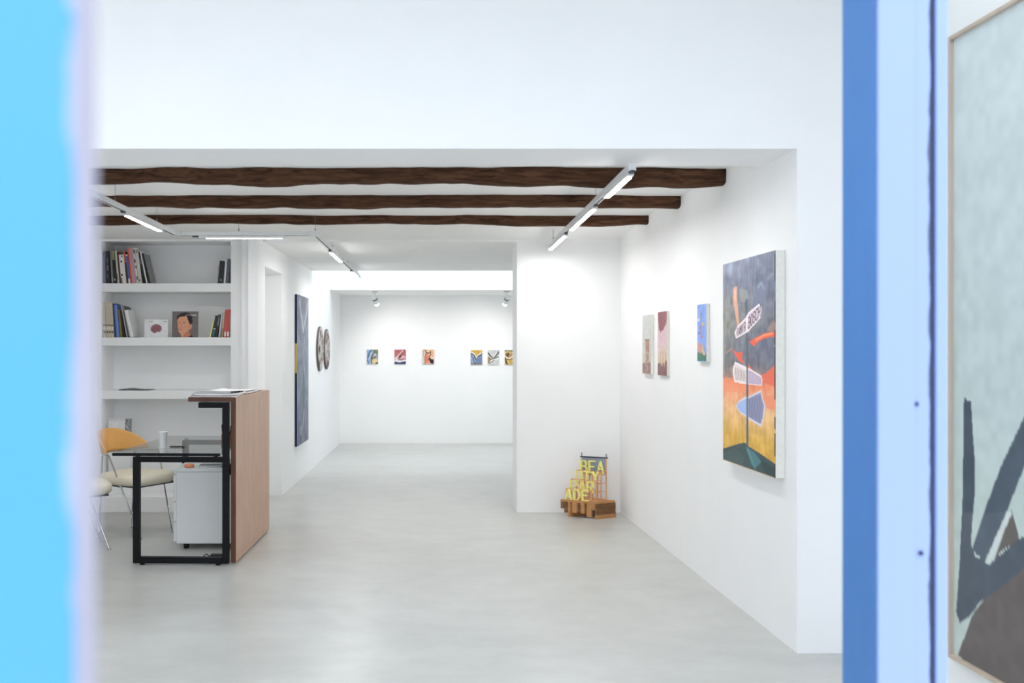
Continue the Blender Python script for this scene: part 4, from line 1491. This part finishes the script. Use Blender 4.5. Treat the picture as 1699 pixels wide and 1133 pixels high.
a.build('painted_sheet', M_art, (-.0128, hl - .012, h - .012), (0, -(L - .024), 0), (0, 0, -(h - .024)), t)

# ------------------------------------------------------------------ letter sculpture in the corner
O_ = np.array((1.540, 8.500, 0.0))
E1 = np.array((-.280, .160, 0.0))     # along the lettered face, to the left
E2 = np.array((.180, .100, 0.0))      # depth, to the right and back
EZ = np.array((0, 0, 1.0))
t = thing('letter_sculpture', 'stepped wooden lattice with yellow letters on a rough wood block in the corner', 'sculpture', (1.540, 8.500, 0))


def sp(a_, b_, z):
    return tuple(E1 * a_ + E2 * b_ + EZ * z)


def sbox(m, a0, a1, b0, b1, z0, z1):
    return m.hexa([sp(a0, b0, z0), sp(a0, b1, z0), sp(a1, b1, z0), sp(a1, b0, z0), sp(a0, b0, z1), sp(a0, b1, z1), sp(a1, b1, z1), sp(a1, b0, z1)])


sbox(MB(), -.01, 1.0, 0, 1, .130, .148).build('base_slab', M_blocklight, t)
sbox(MB(), -.02, .03, -.01, 1.01, .0, .129).build('end_block', M_blockdark, t)
sbox(MB(), -.03, .025, -.02, 1.02, .0, .034).build('end_foot', M_blocklight, t)
sbox(MB(), .74, .80, .02, .9, .0, .129).build('leg_block', M_blocklight, t)
for (a0, a1, zb, b0, m_) in ((.92, 1.0, .070, .01, M_blockdark), (.82, .915, .035, .04, M_blockdark), (.54, .66, .040, -.02, M_blocklight),
                            (.44, .53, .052, .06, M_blockdark), (.33, .42, .040, -.02, M_blocklight), (.27, .32, .048, .05, M_blockdark),
                            (.13, .255, .012, -.01, M_blocklight), (.03, .125, .076, -.005, M_blocklight), (.665, .735, .08, .1, M_blockdark)):
    sbox(MB(), a0, a1, b0, .5, zb, .1295).build('wood_block', m_, t)
sbox(MB(), .035, .12, .06, .4, .020, .075).build('hole_shade', M_gap, t)  # dark-coloured block stands in for the shade inside the square hole
words_ = ('ADE', 'PAR', 'UTY', 'BEA')
tops = (.098, .176, .250, .372)
for k in range(4):
    bb = .10 + .27 * k
    a0, a1 = .19, .90
    z0, zt = .148, .148 + tops[k]
    hgt = zt - z0
    th = .035
    lat = MB()
    wv = .018
    cols_ = (a0, a0 + .24, a0 + .47, a1 - wv)
    for c in cols_:
        sbox(lat, c, c + wv * 1.3, bb, bb + th, z0, zt - .003 if k < 3 or c in (cols_[0], cols_[-1]) else z0 + .225)
    rows_ = [z0 + .072 * j for j in range(k + 1)] + ([zt] if k < 3 else [z0 + .225])
    for z in rows_:
        sbox(lat, a0, a1, bb + .004, bb + th - .004, z, z + .007) if z == z0 else sbox(lat, a0, a1, bb + .004, bb + th - .004, z - .007, z)
    lf = lat.build('lattice_frame', M_lattice, t)
    if k == 3:
        sbox(MB(), a0 + .02, a1 - .02, bb + .012, bb + .024, z0 + .224, zt - .012).build('grey_panel', mat('blue_grey_panel', (142, 150, 164), .5, var=.1, scale=20), t)
        sbox(MB(), a0 - .03, a1 + .03, bb - .006, bb + th + .006, zt - .014, zt - .004).build('top_rail', cov((44, 48, 78)), t)
        for c in (a0, a1 - wv):
            sbox(MB(), c, c + wv, bb, bb + th, zt - .004, zt + .026).build('post_tip', cov((150, 140, 140)), t)
    else:
        # short ties back to the next, taller frame
        for c in (a0 + .005, a1 - .024):
            sbox(MB(), c, c + .02, bb + th, bb + .27, zt - .008, zt).build('tie_bar', M_lattice, t)
    # letters
    lh = (.088, .088, .086, .100)[k]
    lz = (.150, .222, .300, .374)[k]
    lz = z0 + ((.002, .078 - .008, .158 - .004, .228)[k])
    n = 3
    for i, ch in enumerate(words_[k]):
        # reading left to right in the picture means a decreasing
        aL = a1 - .02 - i * .235
        aW = .155
        m = MB()
        sw = .0050
        for line in FONT[ch]:
            for (p, q) in zip(line[:-1], line[1:]):
                P = np.array((aL - aW * p[0], lz + lh * p[1]))
                Q = np.array((aL - aW * q[0], lz + lh * q[1]))
                s_ = np.array((np.linalg.norm(E1), 1.0))
                d = (Q - P) * s_
                d = d / np.linalg.norm(d)
                nn = np.array((-d[1], d[0])) * sw / s_
                P2, Q2 = P - d * sw * .8 / s_, Q + d * sw * .8 / s_
                c4 = [P2 - nn, Q2 - nn, Q2 + nn, P2 + nn]
                m.hexa([sp(c[0], bb - .075, c[1]) for c in c4] + [sp(c[0], bb - .004, c[1]) for c in c4])
        m.build('letter', M_yellow, t)
